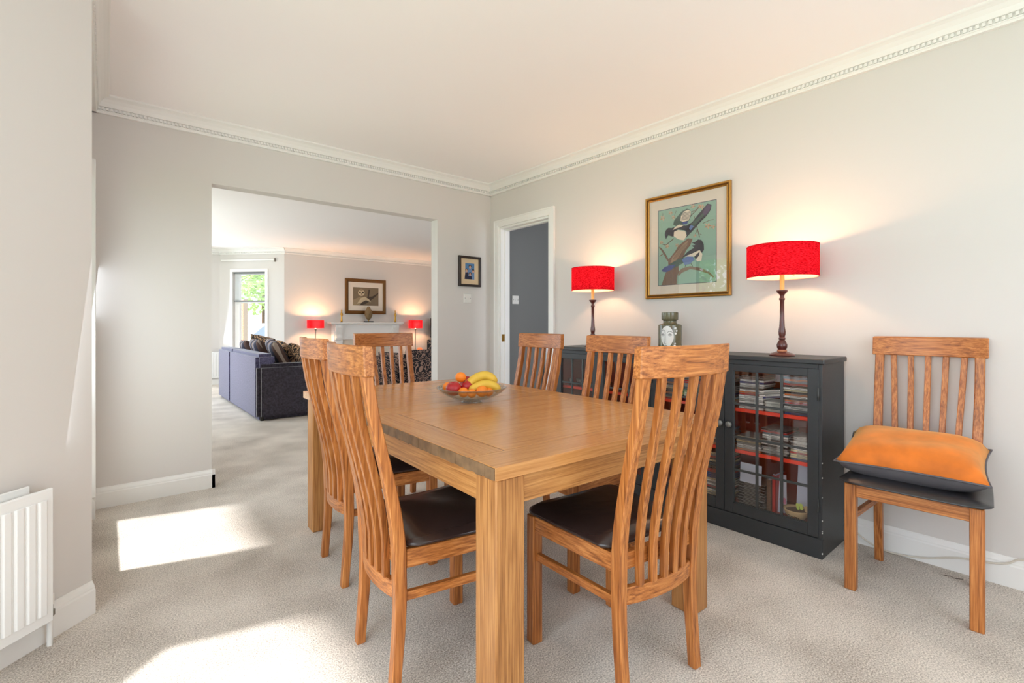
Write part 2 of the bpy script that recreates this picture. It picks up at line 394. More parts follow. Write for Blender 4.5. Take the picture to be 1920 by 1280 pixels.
window('rear_fill_window', 'y', -1.65, .41, 2.39, .85, 2.15, 3)  # unseen window added in the rear wall for fill light
struct(MB().box(XL, XL+.02, 3.60, 3.70, .12, 2.03).build('trim_window', 'trim_white', bevel=.004))

# skirting boards
SK = [(0, 0), (.018, 0), (.018, .088), (.0145, .094), (.0145, .100), (.011, .108), (.006, .116), (.004, .122), (0, .122)]
def skirt(name, p0, p1, n, mat='trim_white'):
    p0 = Vector(p0); p1 = Vector(p1)
    return struct(MB().prism(SK, p0, p1, n, (0, 0, 1)).build(name, mat))
skirt('baseboard_back', (XL, YB, 0), (.5655, YB, 0), (0, -1, 0))
skirt('baseboard_back_right', (2.289, YB, 0), (XR, YB, 0), (0, -1, 0))
skirt('baseboard_opening', (.547, YB-.018, 0), (.547, YB+.128, 0), (1, 0, 0))
skirt('baseboard_right', (XR, -1.6, 0), (XR, 2.90, 0), (-1, 0, 0))
skirt('baseboard_left', (XL, 3.60, 0), (XL, YB, 0), (1, 0, 0))
skirt('baseboard_bay_side', A0+dv*.002, A0+dv*LA, nv)
# cornice with dentils
def cornice(name, p0, p1, n, dent=True, pr=1.0, pitch=.020):
    prof = [(0, 0), (.018, 0), (.020, -.000), (.024, .010), (.028, .010), (.028, .016), (.020, .018), (.020, .036), (.032, .038), (.036, .046), (.042, .060), (.056, .078), (.070, .086), (.076, .088), (.080, .092), (.080, .100), (0, .100)]
    prof = [(a*pr, b-.1) for a, b in prof]
    p0 = Vector(p0)+Vector((0, 0, CEIL)); p1 = Vector(p1)+Vector((0, 0, CEIL)); n = Vector(n)
    c = struct(MB().prism(prof, p0, p1, n, (0, 0, 1)).build(name, 'trim_white'))
    if dent:
        d = p1-p0; L = d.length; d.normalize(); k = int(L/pitch); m = MB()
        for i in range(k):
            s = p0+d*(i+.25)*pitch; b = []
            for z in (-.081, -.065): b += [s+n*.019+Vector((0, 0, z)), s+d*pitch*.55+n*.019+Vector((0, 0, z)), s+d*pitch*.55+n*.030+Vector((0, 0, z)), s+n*.030+Vector((0, 0, z))]
            m.add(b, [(0, 3, 2, 1), (4, 5, 6, 7), (0, 1, 5, 4), (1, 2, 6, 5), (2, 3, 7, 6), (3, 0, 4, 7)])
        o = m.build('dentil', 'trim_white', c); o['kind'] = 'stuff'
    return c
cornice('trim_1', (XL, YB, 0), (XR, YB, 0), (0, -1, 0))
cornice('trim_2', (XR, -1.6, 0), (XR, YB, 0), (-1, 0, 0))
cornice('trim_3', (XL, 2.5, 0), (XL, YB, 0), (1, 0, 0))

# lounge shell
LY = 9.24; CX, CY = 2.444, 9.24; DX, DY = 1.59, 10.18
struct(MB().box(CX, 7.0, LY, LY+.12, 0, CEIL).build('wall_lounge_far', 'wall'))
struct(MB().box(6.9, 7.0, YB, LY, 0, CEIL).build('wall_lounge_right', 'wall'))
m = MB(); m.box(-1.1, -1.0, YB, 6.0, 0, CEIL).box(-1.1, -1.0, 8.8, 10.3, 0, CEIL).box(-1.1, -1.0, 6.0, 8.8, 0, .6).box(-1.1, -1.0, 6.0, 8.8, 2.2, CEIL).box(-1.1, XL-.1, YB, YB+.11, 0, CEIL)
struct(m.build('wall_lounge_left', 'wall'))
m = MB(); m.box(-1.0, .35, DY, DY+.1, 0, .6).box(-1.0, .35, DY, DY+.1, 2.05, CEIL).box(-1.0, -.6, DY, DY+.1, .6, 2.05).box(.35, DX+.06, DY, DY+.1, 0, CEIL)
struct(m.build('wall_lounge_bay', 'wall'))
ba = Vector((DX-CX, DY-CY, 0)); BL = ba.length; ba.normalize(); bn = Vector((-ba.y, ba.x, 0))
if bn.y > 0: bn = -bn          # faces into the room
B0 = Vector((CX, CY, 0))
def baybox(m, s0, s1, z0, z1, t0=-.14, t1=0):
    c = [B0+ba*s0+bn*t1, B0+ba*s1+bn*t1, B0+ba*s1+bn*t0, B0+ba*s0+bn*t0]
    return m.loft([[p+Vector((0, 0, z)) for p in c] for z in (z0, z1)])
WS0, WS1, WZ0, WZ1 = .36, 1.0, .60, 2.04
m = MB(); baybox(m, 0, WS0, 0, CEIL); baybox(m, WS1, BL, 0, CEIL); baybox(m, WS0, WS1, 0, WZ0); baybox(m, WS0, WS1, WZ1, CEIL)
struct(m.build('wall_lounge_bay_side', 'wall'))
m = MB(); cw = .05
baybox(m, WS0-cw, WS0, WZ0-.02, WZ1+cw, 0, .022); baybox(m, WS1, WS1+cw, WZ0-.02, WZ1+cw, 0, .022); baybox(m, WS0, WS1, WZ1, WZ1+cw, 0, .022)
baybox(m, WS0-cw-.02, WS1+cw+.02, WZ0-.04, WZ0-.01, 0, .08)
w4 = struct(m.build('window_4', 'trim_white'))
m = MB(); baybox(m, WS0, WS0+.05, WZ0, WZ1, -.10, -.05); baybox(m, WS1-.09, WS1, WZ0, WZ1, -.10, -.05)
baybox(m, WS0+.05, WS1-.09, WZ0, WZ0+.06, -.10, -.05); baybox(m, WS0+.05, WS1-.09, WZ1-.05, WZ1, -.10, -.05); baybox(m, WS0+.05, WS1-.09, 1.48, 1.51, -.10, -.05)
m.build('sash_frame', 'trim_white', w4)
for a, b in ((WZ0+.05, 1.49), (1.50, WZ1-.04)):
    m = MB(); baybox(m, WS0+.04, WS1-.08, a, b, -.078, -.074); m.build('pane', 'glass_pane', w4)
vb = thing('venetian_blind', 'white venetian blind half lowered in the lounge bay window', 'blind')
m = MB(); baybox(m, WS0+.01, WS1-.01, WZ1-.03, WZ1-.002, -.045, -.010); m.build('headrail', 'rail_grey', vb)
m = MB()
for i in range(24):
    z = 1.535+i*.0195; baybox(m, WS0+.015, WS1-.015, z, z+.0012, -.040, -.014)
tag(m.build('slat', 'blind', vb), kind='stuff')
m = MB(); baybox(m, WS0+.012, WS1-.012, 1.500, 1.522, -.042, -.012); m.build('bottom_rail', 'rail_grey', vb)
cornice('trim_4', (CX, LY, 0), (6.9, LY, 0), (0, -1, 0), pitch=.03)
cornice('trim_5', B0+ba*-.03, B0+ba*(BL+.02), bn, pitch=.03)
cornice('trim_6', (-1, DY, 0), (DX+.04, DY, 0), (0, -1, 0), pitch=.03)
skirt('baseboard_lounge_far', (CX, LY, 0), (3.18, LY, 0), (0, -1, 0)); skirt('baseboard_lounge_far_right', (4.70, LY, 0), (6.9, LY, 0), (0, -1, 0))
skirt('baseboard_lounge_bay_side', B0, B0+ba*BL, bn); skirt('baseboard_lounge_bay', (-1, DY, 0), (DX, DY, 0), (0, -1, 0))
ct = thing('curtain_track', 'white curtain track fixed to the lounge bay wall above the window', 'curtain rail')
m = MB(); baybox(m, .18, 1.22, 2.235, 2.262, .012, .030); m.build('track', 'trim_white', ct)
m = MB(); baybox(m, .165, .182, 2.21, 2.275, .006, .036); m.build('end_stop', 'metal_grey', ct)

# hall behind the doorway
struct(MB().box(4.30, 4.40, .8, YB, 0, CEIL).build('wall_hall', 'hall_grey'))
struct(MB().box(3.02, 4.40, YB, YB+.10, 0, CEIL).build('wall_hall_end', 'hall_grey'))
struct(MB().box(3.02, 4.30, .7, .8, 0, CEIL).build('wall_hall_near', 'hall_grey'))
hr = thing('radiator', 'white radiator low on the dark grey hall wall, seen between chair slats', 'radiator', (3.60, YB, 0))
MB().box(0, .30, -.08, -.06, .12, .97).build('front_panel', 'radiator', hr, bevel=.004)
for i in range(6): MB().box(.02+i*.045, .05+i*.045, -.086, -.08, .16, .93).build('rib', 'radiator', hr, bevel=.002)
MB().box(.05, .25, -.06, 0, .3, .8).build('bracket', 'radiator', hr)
d1 = struct(MB().box(XR-.001, XR+.112, 2.965, 2.985, 0, 2.03).box(XR-.001, XR+.112, 3.635, 3.655, 0, 2.03).box(XR-.001, XR+.112, 2.985, 3.635, 2.01, 2.03)
            .box(XR+.045, XR+.085, 2.985, 3.0, 0, 2.01).box(XR+.045, XR+.085, 3.62, 3.635, 0, 2.01).box(XR+.045, XR+.085, 3.0, 3.62, 1.995, 2.01).build('door_1', 'trim_white', bevel=.002))
m = MB()
AP = [(0, 0), (.012, 0), (.014, .012), (.017, .02), (.017, .05), (.022, .054), (.022, .065), (0, .065)]   # (out, across)
y0, y1, zt = 2.965, 3.655, 2.03
m.loft([[Vector((XR-a, y0-b, 0)) for a, b in AP], [Vector((XR-a, y0-b, zt+b)) for a, b in AP], [Vector((XR-a, y1+b, zt+b)) for a, b in AP], [Vector((XR-a, y1+b, 0)) for a, b in AP]])
m.build('architrave', 'trim_white', d1)
m = MB(); m.box(XR+.012, XR+.045, 3.6335, 3.6352, .93, 1.0); m.build('keep_plate', 'brass', d1)
def switch(name, label, loc, rz):
    t = thing(name, label, 'switch', loc, rz)
    MB().box(-.043, .043, -.008, 0, -.043, .043).build('plate', 'plastic_white', t, bevel=.003)
    MB().box(-.007, .007, -.013, -.008, -.012, .012).build('rocker', 'plastic_white', t, bevel=.002)
    for s in (-1, 1): MB().lathe([(0.0035, 0), (.0035, .002)], 8).build('screw', 'screw', t, loc=(s*.03, -.008, 0), rot=(R(90), 0, 0))
p = at(876, 559, Y=YB); switch('light_switch', 'white light switch on the back wall under the small photograph', (p.x, YB, p.z), 0)
p = at(966, 562, Y=YB); switch('light_switch', 'white light switch on the dark grey hall wall', (p.x, YB, p.z), 0)

# ------------------------------------------------------------------ radiator on the angled wall
rad = thing('radiator', 'white ribbed panel radiator on the angled wall at far left', 'radiator', A0+dv*.20+nv*0, math.atan2(dv.y, dv.x))
# local: x along wall (away from the corner), y towards... n
sgn = 1 if (Matrix.Rotation(math.atan2(dv.y, dv.x), 3, 'Z') @ Vector((0, 1, 0))).dot(nv) > 0 else -1
RZ0, RZ1 = .094, .546
def rbox(m, x0, x1, d0, d1, z0, z1):
    a, b = sorted((sgn*d0, sgn*d1)); return m.box(x0, x1, a, b, z0, z1)
m = MB(); rbox(m, 0, .62, .064, .076, RZ0, RZ1); m.build('front_panel', 'radiator', rad, bevel=.004)
m = MB(); rbox(m, .03, .60, .012, .022, RZ0+.01, RZ1+.012); m.build('rear_panel', 'radiator', rad, bevel=.003)
m = MB(); rbox(m, .004, .016, .022, .064, RZ0+.03, RZ1-.02); rbox(m, .02, .6, .028, .058, RZ1-.03, RZ1-.012); m.build('convector', 'radiator', rad)
for i in range(17):
    x = .022+i*.0345; m = MB()
    m.loft([[(x+w, sgn*(.076+h), z) for w, h in ((-.002, 0), (.004, .006), (.0245, .006), (.0305, 0))] for z in (RZ0+.035, RZ1-.035)])
    m.build('rib', 'radiator', rad, bevel=.0015)
m = MB(); m.tube([(-.012, sgn*.045, 0), (-.012, sgn*.045, .10)], .0085, 12); m.build('pipe', 'trim_white', rad, smooth=True, auto=.8)
m = MB(); m.lathe([(.010, .098), (.014, .102), (.014, .118), (.009, .122), (.009, .140)], 14, (-.012, sgn*.045, 0)); m.build('valve', 'metal_grey', rad, smooth=True, auto=.6)
m = MB(); m.lathe([(.011, .140), (.012, .146), (.012, .172), (.009, .176)], 14, (-.012, sgn*.045, 0)); m.build('valve_cap', 'plastic_white', rad, smooth=True, auto=.6)

# ------------------------------------------------------------------ dining chairs
PROF = [(0, -.022), (.08, -.016), (.2, -.005), (.3, 0), (.436, -.003), (.50, -.010), (.57, -.022), (.664, -.043), (.745, -.063), (.842, -.086), (.955, -.104), (1.04, -.110)]
def fu(z):
    for (a, b), (c, d) in zip(PROF, PROF[1:]):
        if z <= c: t = (z-a)/(c-a); return b+(d-b)*t
    return PROF[-1][1]
def zs(z0, z1, n): return [z0+(z1-z0)*i/n for i in range(n+1)]
HALF = .200      # half width of the rail
def bow(y, s=.034): return -s*(1-(y/HALF)**2)
def make_chair(label):
    t = thing('dining_chair', label, 'chair')
    for s in (-1, 1):      # curved rear posts
        rings = []
        for z in zs(0, .957, 22):
            u = fu(z); dep = .030+.008*math.exp(-((z-.42)/.22)**2)
            yo = .178+.011*max(0, min(1, (z-.3)/.5))
            w = .032
            rings.append([(u-dep, s*(yo-w), z), (u, s*(yo-w), z), (u, s*yo, z), (u-dep, s*yo, z)])
        MB().loft(rings).build('rear_leg', 'chair_z', t, bevel=.003)
    for s in (-1, 1):
        MB().box(.330, .370, min(s*.170, s*.210), max(s*.170, s*.210), 0, .440).build('front_leg', 'chair_z', t, bevel=.003)
    # top rail, bowed
    m = MB(); rings = []
    for i in range(17):
        y = -HALF+2*HALF*i/16; b = bow(y)
        rings.append([(fu(.955)+b+.002, y, .953), (fu(1.04)+b+.002, y, 1.038), (fu(1.04)+b-.026, y, 1.041), (fu(.955)+b-.028, y, .953)])
    m.loft(rings).build('top_rail', 'chair_y', t, bevel=.003)
    # lower rail, bowed
    m = MB(); rings = []
    for i in range(13):
        y = -.147+.294*i/12; b = -.022*(1-(y/.147)**2)-.010
        rings.append([(b, y, .292), (b, y, .342), (b-.022, y, .342), (b-.022, y, .292)])
    m.loft(rings).build('lower_rail', 'chair_y', t, bevel=.002)
    for k in range(5):     # back slats
        yt = (k-2)*.0615; yb = (k-2)*.048; rings = []
        for z in zs(.340, .956, 18):
            f = (z-.34)/.6; y = yb+(yt-yb)*f
            b = (-.022*(1-(yb/.147)**2)-.010-fu(.34))*(1-f) + (bow(yt))*f
            b -= .010*math.sin(math.pi*f)*0
            u = fu(z)+b-.004
            rings.append([(u-.020, y-.0105, z), (u, y-.0105, z), (u, y+.0105, z), (u-.020, y+.0105, z)])
        MB().loft(rings).build('slat', 'chair_z', t, bevel=.0015)
    for s in (-1, 1):      # aprons and stretchers
        def side(z0, z1, th, name, inset):
            ya, yb_ = .181-inset, .208-inset
            m = MB(); m.loft([[(u, s*yo, z0), (u, s*(yo-th), z0), (u, s*(yo-th), z1), (u, s*yo, z1)] for u, yo in ((-.002, ya), (.332, yb_))])
            m.build(name, 'chair_x', t, bevel=.0015)
        side(.386, .440, .022, 'side_rail', .004); side(.286, .312, .018, 'stretcher', .012)
    MB().box(.338, .360, -.172, .172, .386, .440).build('front_rail', 'chair_y', t, bevel=.002)
    MB().box(-.030, -.008, -.147, .147, .392, .440).build('rear_rail', 'chair_y', t, bevel=.002)
    return t
def seat_pad(t, mat, front=.385, hw0=.192, hw1=.222, z0=.440, th=.034, back=.002):
    """soft leather pad: rounded slab following the trapezoid of the seat"""
    m = MB(); nx, ny = 14, 14; top = {}; vs = []; fs = []
    def P(i, j):
        a = i/nx; b = j/ny*2-1; u = back+(front-back)*a; hw = hw0+(hw1-hw0)*a
        # round the front corners
        cf = max(0, a-.82)/.18; hwc = hw-(.03*cf**3)
        if i == 0: hwc -= .022
        uu = u-.012*abs(b)**6*(1 if a > .9 else 0)
        return uu, b*hwc, a, b
    for layer in (0, 1):
        for i in range(nx+1):
            for j in range(ny+1):
                u, y, a, b = P(i, j)
                e = min(1, min(a, 1-a)*2*6)*min(1, (1-abs(b))*5)
                if layer: z = z0+th*.55+(th*.45)*math.sqrt(max(0, min(1, e)))+.006*math.sin(a*5+b*2.3)*e+.006*(1-b*b)*e
                else: z = z0+ (.006 if e < .01 else .001)
                k = .994 if (layer and e < .01) else (.97 if (not layer and e < .01) else 1)
                vs.append((u, y*k, z))
    o = (nx+1)*(ny+1)
    for i in range(nx):
        for j in range(ny):
            a = i*(ny+1)+j; fs.append((a, a+1, a+ny+2, a+ny+1)); fs.append((o+a, o+a+ny+1, o+a+ny+2, o+a+1))
    rim = [i*(ny+1) for i in range(nx+1)]+[nx*(ny+1)+j for j in range(1, ny+1)]+[i*(ny+1)+ny for i in range(nx-1, -1, -1)]+[j for j in range(ny-1, 0, -1)]
    # bulging side wall
    mid = []
    for r in rim:
        v = Vector(vs[r]); w = Vector(vs[o+r]); c = Vector((.19, 0, 0)); d = Vector((v.x-c.x, v.y, 0)).normalized()
        mid.append(len(vs)); vs.append(tuple((v+w)/2+d*.006))
    n = len(rim)
    for k in range(n):
        a, b = rim[k], rim[(k+1) % n]; c, d = mid[k], mid[(k+1) % n]
        fs.append((a, b, d, c)); fs.append((c, d, o+b, o+a))
    m.add(vs, fs); ob = m.build('seat_pad', mat, t, smooth=True)
    return ob
def place(t, rc, deg):
    f = Vector((math.cos(R(deg)), math.sin(R(deg)), 0)); o = Vector((rc[0], rc[1], 0))+f*.128
    t.location = (o.x, o.y, 0); t.rotation_euler = (0, 0, R(deg)); t['group'] = 'oak dining chairs'
proto = make_chair('oak dining chair nearest the camera on the left long side of the table')
seat_pad(proto, 'leather')
place(proto, (.567, 1.47), -6)
for lab, rc, dg in (('oak dining chair on the left of the table, farther one, in front of the sofa', (.690, 2.175), -5),
                    ('oak dining chair at the far end of the table, facing the camera', (1.378, 2.935), -90),
                    ('oak dining chair on the right of the table, in front of the doorway', (2.05, 2.165), 177),
                    ('oak dining chair on the right of the table, in front of the cabinets', (1.965, 1.52), 176),
                    ('oak dining chair at the near end of the table, seen from behind', (1.28, .7425), 84)):
    c = dup(proto); c['label'] = lab; place(c, rc, dg)
wc = make_chair('oak slat-back chair standing alone against the right wall under an orange cushion')
ob = seat_pad(wc, 'leather_black', front=.40, hw0=.215, hw1=.235, th=.026, back=.03)
ob['label'] = 'black leather seat pad'
place(wc, (2.878, .470), 183)
wc.location = (2.738, .466, 0)

# ------------------------------------------------------------------ dining table (turned 2 degrees)
tb = thing('dining_table', 'large oak dining table with square legs and worn left edge', 'table', (.762, .974, 0), R(-2.1))
TW, TL, TZ, TT = 1.085, 1.80, .731, .036
g = .004
def board(x0, x1, y0, y1, mat, name='board', b=.0012):
    return MB().box(x0+g/2, x1-g/2, y0+g/2, y1-g/2, TZ-TT, TZ).build(name, mat, tb, bevel=b)
e = .13; sb = .125; c0, c1 = .865, .995
board(0, TW, 0, e, 'oak_top_x'); board(0, TW, TL-e, TL, 'oak_top_x'); board(0, TW, c0, c1, 'oak_top_x')
for a, b in ((e, c0), (c1, TL-e)):
    board(0, sb, a, b, 'oak_top_y'); board(TW-sb, TW, a, b, 'oak_top_y'); board(sb, TW-sb, a, b, 'oak_top_x', 'centre_panel')
MB().box(.02, TW-.02, .02, TL-.02, TZ-TT-.006, TZ-TT+.004).build('underframe', 'bark', tb)
m = MB(); rw = random.Random(5)
for i in range(60):     # worn, darkened left edge near the corner
    y = .004+i*.0145; m.box(-.0008-rw.random()*.0008, .001, y, y+.0146, TZ-TT+.001+rw.random()*.003, TZ-.0005-rw.random()*.002)
o = m.build('worn_edge', 'worn_edge', tb); o['label'] = 'dark splintered edge strip'; o['kind'] = 'stuff'
m = MB(); jz0, jz1, jg = TZ-.010, TZ-.0012, .0024
for y in (e, c0, c1, TL-e): m.box(.001, TW-.001, y-jg, y+jg, jz0, jz1)
for x in (sb, TW-sb): m.box(x-jg, x+jg, e+.003, c0-.003, jz0, jz1).box(x-jg, x+jg, c1+.003, TL-e-.003, jz0, jz1)
o = m.build('joint_line', 'joint_dark', tb); o['label'] = 'dark recessed joint between the boards'
LG = .097
for (x, y) in ((.012, .014), (TW-.060-LG, .014), (.012, TL-.05-LG), (TW-.060-LG, TL-.05-LG)):
    MB().box(x, x+LG, y, y+LG, 0, TZ-TT-.002).build('leg', 'oak_leg', tb, bevel=.004)
AZ0, AZ1 = .612, TZ-TT-.004
MB().box(.012+LG, TW-.06-LG, .026, .050, AZ0, AZ1).build('apron', 'oak_x', tb, bevel=.002)
MB().box(.012+LG, TW-.06-LG, TL-.074, TL-.05, AZ0, AZ1).build('apron', 'oak_x', tb, bevel=.002)
MB().box(.024, .048, .014+LG, TL-.05-LG, AZ0, AZ1).build('apron', 'oak_y', tb, bevel=.002)
MB().box(TW-.096, TW-.072, .014+LG, TL-.05-LG, AZ0, AZ1).build('apron', 'oak_y', tb, bevel=.002)

# ------------------------------------------------------------------ fruit bowl
FB = Vector((1.332, 1.885, TZ))
bowl = thing('fruit_bowl', 'clear glass footed fruit bowl on the dining table', 'bowl', FB)
rb = .163
prof = [(.0, .008), (.045, .009), (.085, .017), (.12, .032), (.147, .050), (rb, .066), (rb+.003, .069), (rb+.001, .0715), (.145, .054), (.118, .037), (.084, .0225), (.045, .0145), (0, .0135)]
MB().lathe(prof, 48, cap=False).build('dish', 'bowl_glass', bowl, smooth=True)
MB().lathe([(.030, .010), (.034, .006), (.046, .0005), (.050, .0005), (.050, .003), (.038, .008), (.036, .012)], 32, cap=False).build('foot', 'bowl_glass', bowl, smooth=True)
ca, sa = math.cos(R(-40)), math.sin(R(-40))
def fr(dx, dy, dz): # dx right in view, dy away
    return (FB.x+dx*ca-dy*sa*-1*-1, FB.y+dx*sa+dy*ca, FB.z+dz)
rv = Vector((math.cos(R(-40)), math.sin(R(-40)), 0)); fv = Vector((math.sin(R(40)), math.cos(R(40)), 0))
def FP(dx, dy, dz): return FB+rv*dx+fv*dy+Vector((0, 0, dz))
def ball(name, label, cat, c, r, mat, group, sq=.95):
    prof = [(r*math.sin(math.pi*i/12)+.0001, -r*sq*math.cos(math.pi*i/12)) for i in range(13)]
    if mat == 'apple': prof = [(a, b-(.35*r*math.exp(-(a/(.3*r))**2) if b > 0 else -.2*r*math.exp(-(a/(.3*r))**2))) for a, b in prof]
    o = MB().lathe(prof, 20, cap=True).build(name, mat, smooth=True)
    o.location = c; o.rotation_euler = (random.uniform(-.5, .5), random.uniform(-.5, .5), random.random()*6)
    return tag(o, label, cat, group)
sat = 'small oranges in the glass fruit bowl'
ball('orange', 'small orange at the front of the bowl, left of the other front ones', 'fruit', FP(-.033, -.062, .052), .0245, 'orange_fruit', sat)
ball('orange', 'smallest orange in the middle of the bowl front', 'fruit', FP(.006, -.066, .049), .0215, 'orange_fruit', sat)
ball('orange', 'largest orange, at the front right of the bowl under the bananas', 'fruit', FP(.052, -.055, .056), .0275, 'orange_fruit', sat)
ball('orange', 'orange behind the largest one at the right end of the front row', 'fruit', FP(.080, -.018, .050), .024, 'orange_fruit', sat)
ball('orange', 'orange resting on top beside the bananas and above the red apple', 'fruit', FP(-.054, .016, .114), .026, 'orange_fruit', sat)
ball('orange', 'orange mostly hidden behind the red apple at the left', 'fruit', FP(-.116, .022, .066), .025, 'orange_fruit', sat)
ball('apple', 'large red apple at the left front of the bowl', 'fruit', FP(-.082, -.035, .066), .037, 'apple', 'red apples in the glass fruit bowl')
ball('apple', 'red apple between the front apple and the bananas', 'fruit', FP(-.022, .010, .070), .034, 'apple', 'red apples in the glass fruit bowl')
ball('apple', 'dark red apple tucked behind the top orange and bananas', 'fruit', FP(-.030, .075, .080), .034, 'apple', 'red apples in the glass fruit bowl')
def smooth_path(P, k=5):
    out = []
    for i in range(len(P)-1):
        q0, q1, q2, q3 = P[max(i-1, 0)], P[i], P[i+1], P[min(i+2, len(P)-1)]
        for a in range(k):
            f = a/k; out.append(.5*((2*q1)+(-q0+q2)*f+(2*q0-5*q1+4*q2-q3)*f*f+(-q0+3*q1-3*q2+q3)*f**3))
    return out+[P[-1]]
def banana(label, ctr, rad, y0, y1):
    t = thing('banana', label, 'fruit', FB, 0, 'bananas on the fruit bowl')
    n = len(ctr); P = [FP((px-886)*.00253, y0+(y1-y0)*k/(n-1), (753-py)*.00253-.16*(y0+(y1-y0)*k/(n-1)))-FB for k, (px, py) in enumerate(ctr)]
    pts = smooth_path(P); N_ = len(pts)-1; rads = []
    for i in range(N_+1):
        f = i/N_; g_ = min(1, max(0, (f-.10)/.16)); e_ = min(1, (1-f)/.16)
        rads.append(.0062+(rad-.0062)*(g_*g_*(3-2*g_))*math.sqrt(max(.06, 1-(1-e_)**2)))
    MB().tube(pts, 1, 7, rads).build('peel', 'banana', t, smooth=True)
    MB().tube([pts[0]+(pts[0]-pts[1])*.8, pts[0]], .0062, 7).build('stem', 'banana_tip', t)
    MB().tube([pts[-1], pts[-1]+(pts[-1]-pts[-2])*.35], .0052, 6).build('tip', 'banana_tip', t)
banana('upper banana arching over the fruit in the glass bowl', [(866, 735), (874, 729), (883, 718), (896, 708), (911, 704), (923, 709), (929, 718)], .0235, .0, .035)
banana('lower banana lying in front of the upper one over the oranges', [(871, 738), (883, 734), (893, 728), (905, 722), (918, 721), (929, 725), (938, 733)], .0215, -.035, -.005)

# ------------------------------------------------------------------ cabinets
CF = 2.557; CB = 2.868
CDCOL = []
for i, c in enumerate([(226, 224, 218), (30, 28, 30), (150, 148, 144), (190, 40, 36), (46, 60, 120), (214, 196, 150), (70, 66, 62), (236, 232, 224), (60, 96, 110), (200, 110, 50), (16, 16, 18), (180, 176, 168)]):
    plain('cd_%d' % i, srgb(*c), .3); CDCOL.append('cd_%d' % i)
plain('cd_clear', srgb(140, 140, 138), .25)
plain('cd_label', srgb(120, 116, 110), .4)
def cabinet(y0, y1, label, hand):
    t = thing('display_cabinet', label, 'cabinet', (0, y0, 0)); w = y1-y0; H = .935
    MB().box(CF-.014, CB+.004, -.012 if hand else 0, w+(0 if hand else .012), H-.024, H).build('worktop', 'black_paint', t, bevel=.004)
    MB().box(CF, CB, 0, .018, 0, H-.024).build('side_panel', 'black_paint', t, bevel=.002)
    MB().box(CF, CB, w-.018, w, 0, H-.024).build('side_panel', 'black_paint', t, bevel=.002)
    MB().box(CB-.008, CB, .018, w-.018, .05, H-.024).build('back_panel', 'red_interior', t)
    MB().box(CF+.02, CB-.008, .018, w-.018, .112, .130).build('bottom_panel', 'red_interior', t)
    MB().box(CF-.002, CF+.018, -.002, w+.002, 0, .094).build('plinth', 'black_paint', t, bevel=.003)
    MB().box(CF, CF+.018, .018, w-.018, H-.046, H-.024).build('top_rail', 'black_paint', t)
    for z in (.632, .410):
        s = MB().box(CF+.045, CB-.008, .018, w-.018, z, z+.016).build('shelf', 'red_interior', t)
        MB().box(CF+.042, CF+.0455, .018, w-.018, z-.001, z+.017).build('edge_strip', 'red_edge', s)
    # inner linings
    MB().box(CF+.03, CB-.008, .0181, .021, .13, H-.03).build('lining', 'red_interior', t); MB().box(CF+.03, CB-.008, w-.021, w-.0181, .13, H-.03).build('lining', 'red_interior', t)
    mid = w/2
    for side in (0, 1):
        a, b = (.015, mid-.0015) if side == 0 else (mid+.0015, w-.015)
        D = MB(); fr_ = .046; z0, z1 = .098, .888
        D.box(CF-.004, CF+.018, a, a+fr_, z0, z1).box(CF-.004, CF+.018, b-fr_, b, z0, z1).box(CF-.004, CF+.018, a+fr_, b-fr_, z0, z0+.054).box(CF-.004, CF+.018, a+fr_, b-fr_, z1-.036, z1)
        d = D.build('door', 'black_paint', t, bevel=.0015)
        ga, gb, gz0, gz1 = a+fr_, b-fr_, z0+.054, z1-.036
        for i in range(3):
            for j in range(4):
                u0 = ga+(gb-ga)*i/3; u1 = ga+(gb-ga)*(i+1)/3; v0 = gz0+(gz1-gz0)*j/4; v1 = gz0+(gz1-gz0)*(j+1)/4
                MB().box(CF+.0075, CF+.0095, u0, u1, v0, v1).build('pane', 'glass_pane', d, rot=(0, 0, 0))
        for i in range(0, 4):
            u = ga+(gb-ga)*i/3; hw = .0062 if 0 < i < 3 else .003
            MB().box(CF+.004, CF+.013, u-hw, u+hw, gz0, gz1).build('lead_came', 'came', d, bevel=.001)
        for j in range(0, 5):
            v = gz0+(gz1-gz0)*j/4; hw = .0058 if 0 < j < 4 else .003
            MB().box(CF+.0045, CF+.0125, ga, gb, v-hw, v+hw).build('lead_came', 'came', d, bevel=.001)
        ky = b-.034 if side == 0 else a+.012
        MB().lathe([(.006, 0), (.007, .010), (.010, .014), (.0155, .020), (.0165, .026), (.013, .033), (.004, .036)], 16).build('knob', 'pewter', d, smooth=True, loc=(CF-.004, ky, .568), rot=(0, R(-90), 0))
        hy = a-.001 if side == 0 else b+.001
        for hz in (.25, .77):
            m = MB(); m.tube([(CF-.007, hy, hz-.03), (CF-.007, hy, hz+.03)], .004, 8); m.build('hinge', 'came', d, smooth=True)
    m = MB()      # paint chips on the corner
    rr = random.Random(3)
    for k in range(7):
        z = rr.uniform(.02, .45); m.box(CF-.0026, CF+.001, -.0026, .001, z, z+rr.uniform(.002, .009))
    if hand: o = m.build('paint_chips', 'chipped', t); o['kind'] = 'stuff'
    return t
Y1a, Y1b, Y2a, Y2b = .799, 1.729, 1.733, 2.545
cabinet(Y1a, Y1b, 'black glazed cabinet with leaded doors, nearer the wall chair, under the right lamp', True)
cabinet(Y2a, Y2b, 'black glazed cabinet with leaded doors, nearer the doorway, under the left lamp', False)
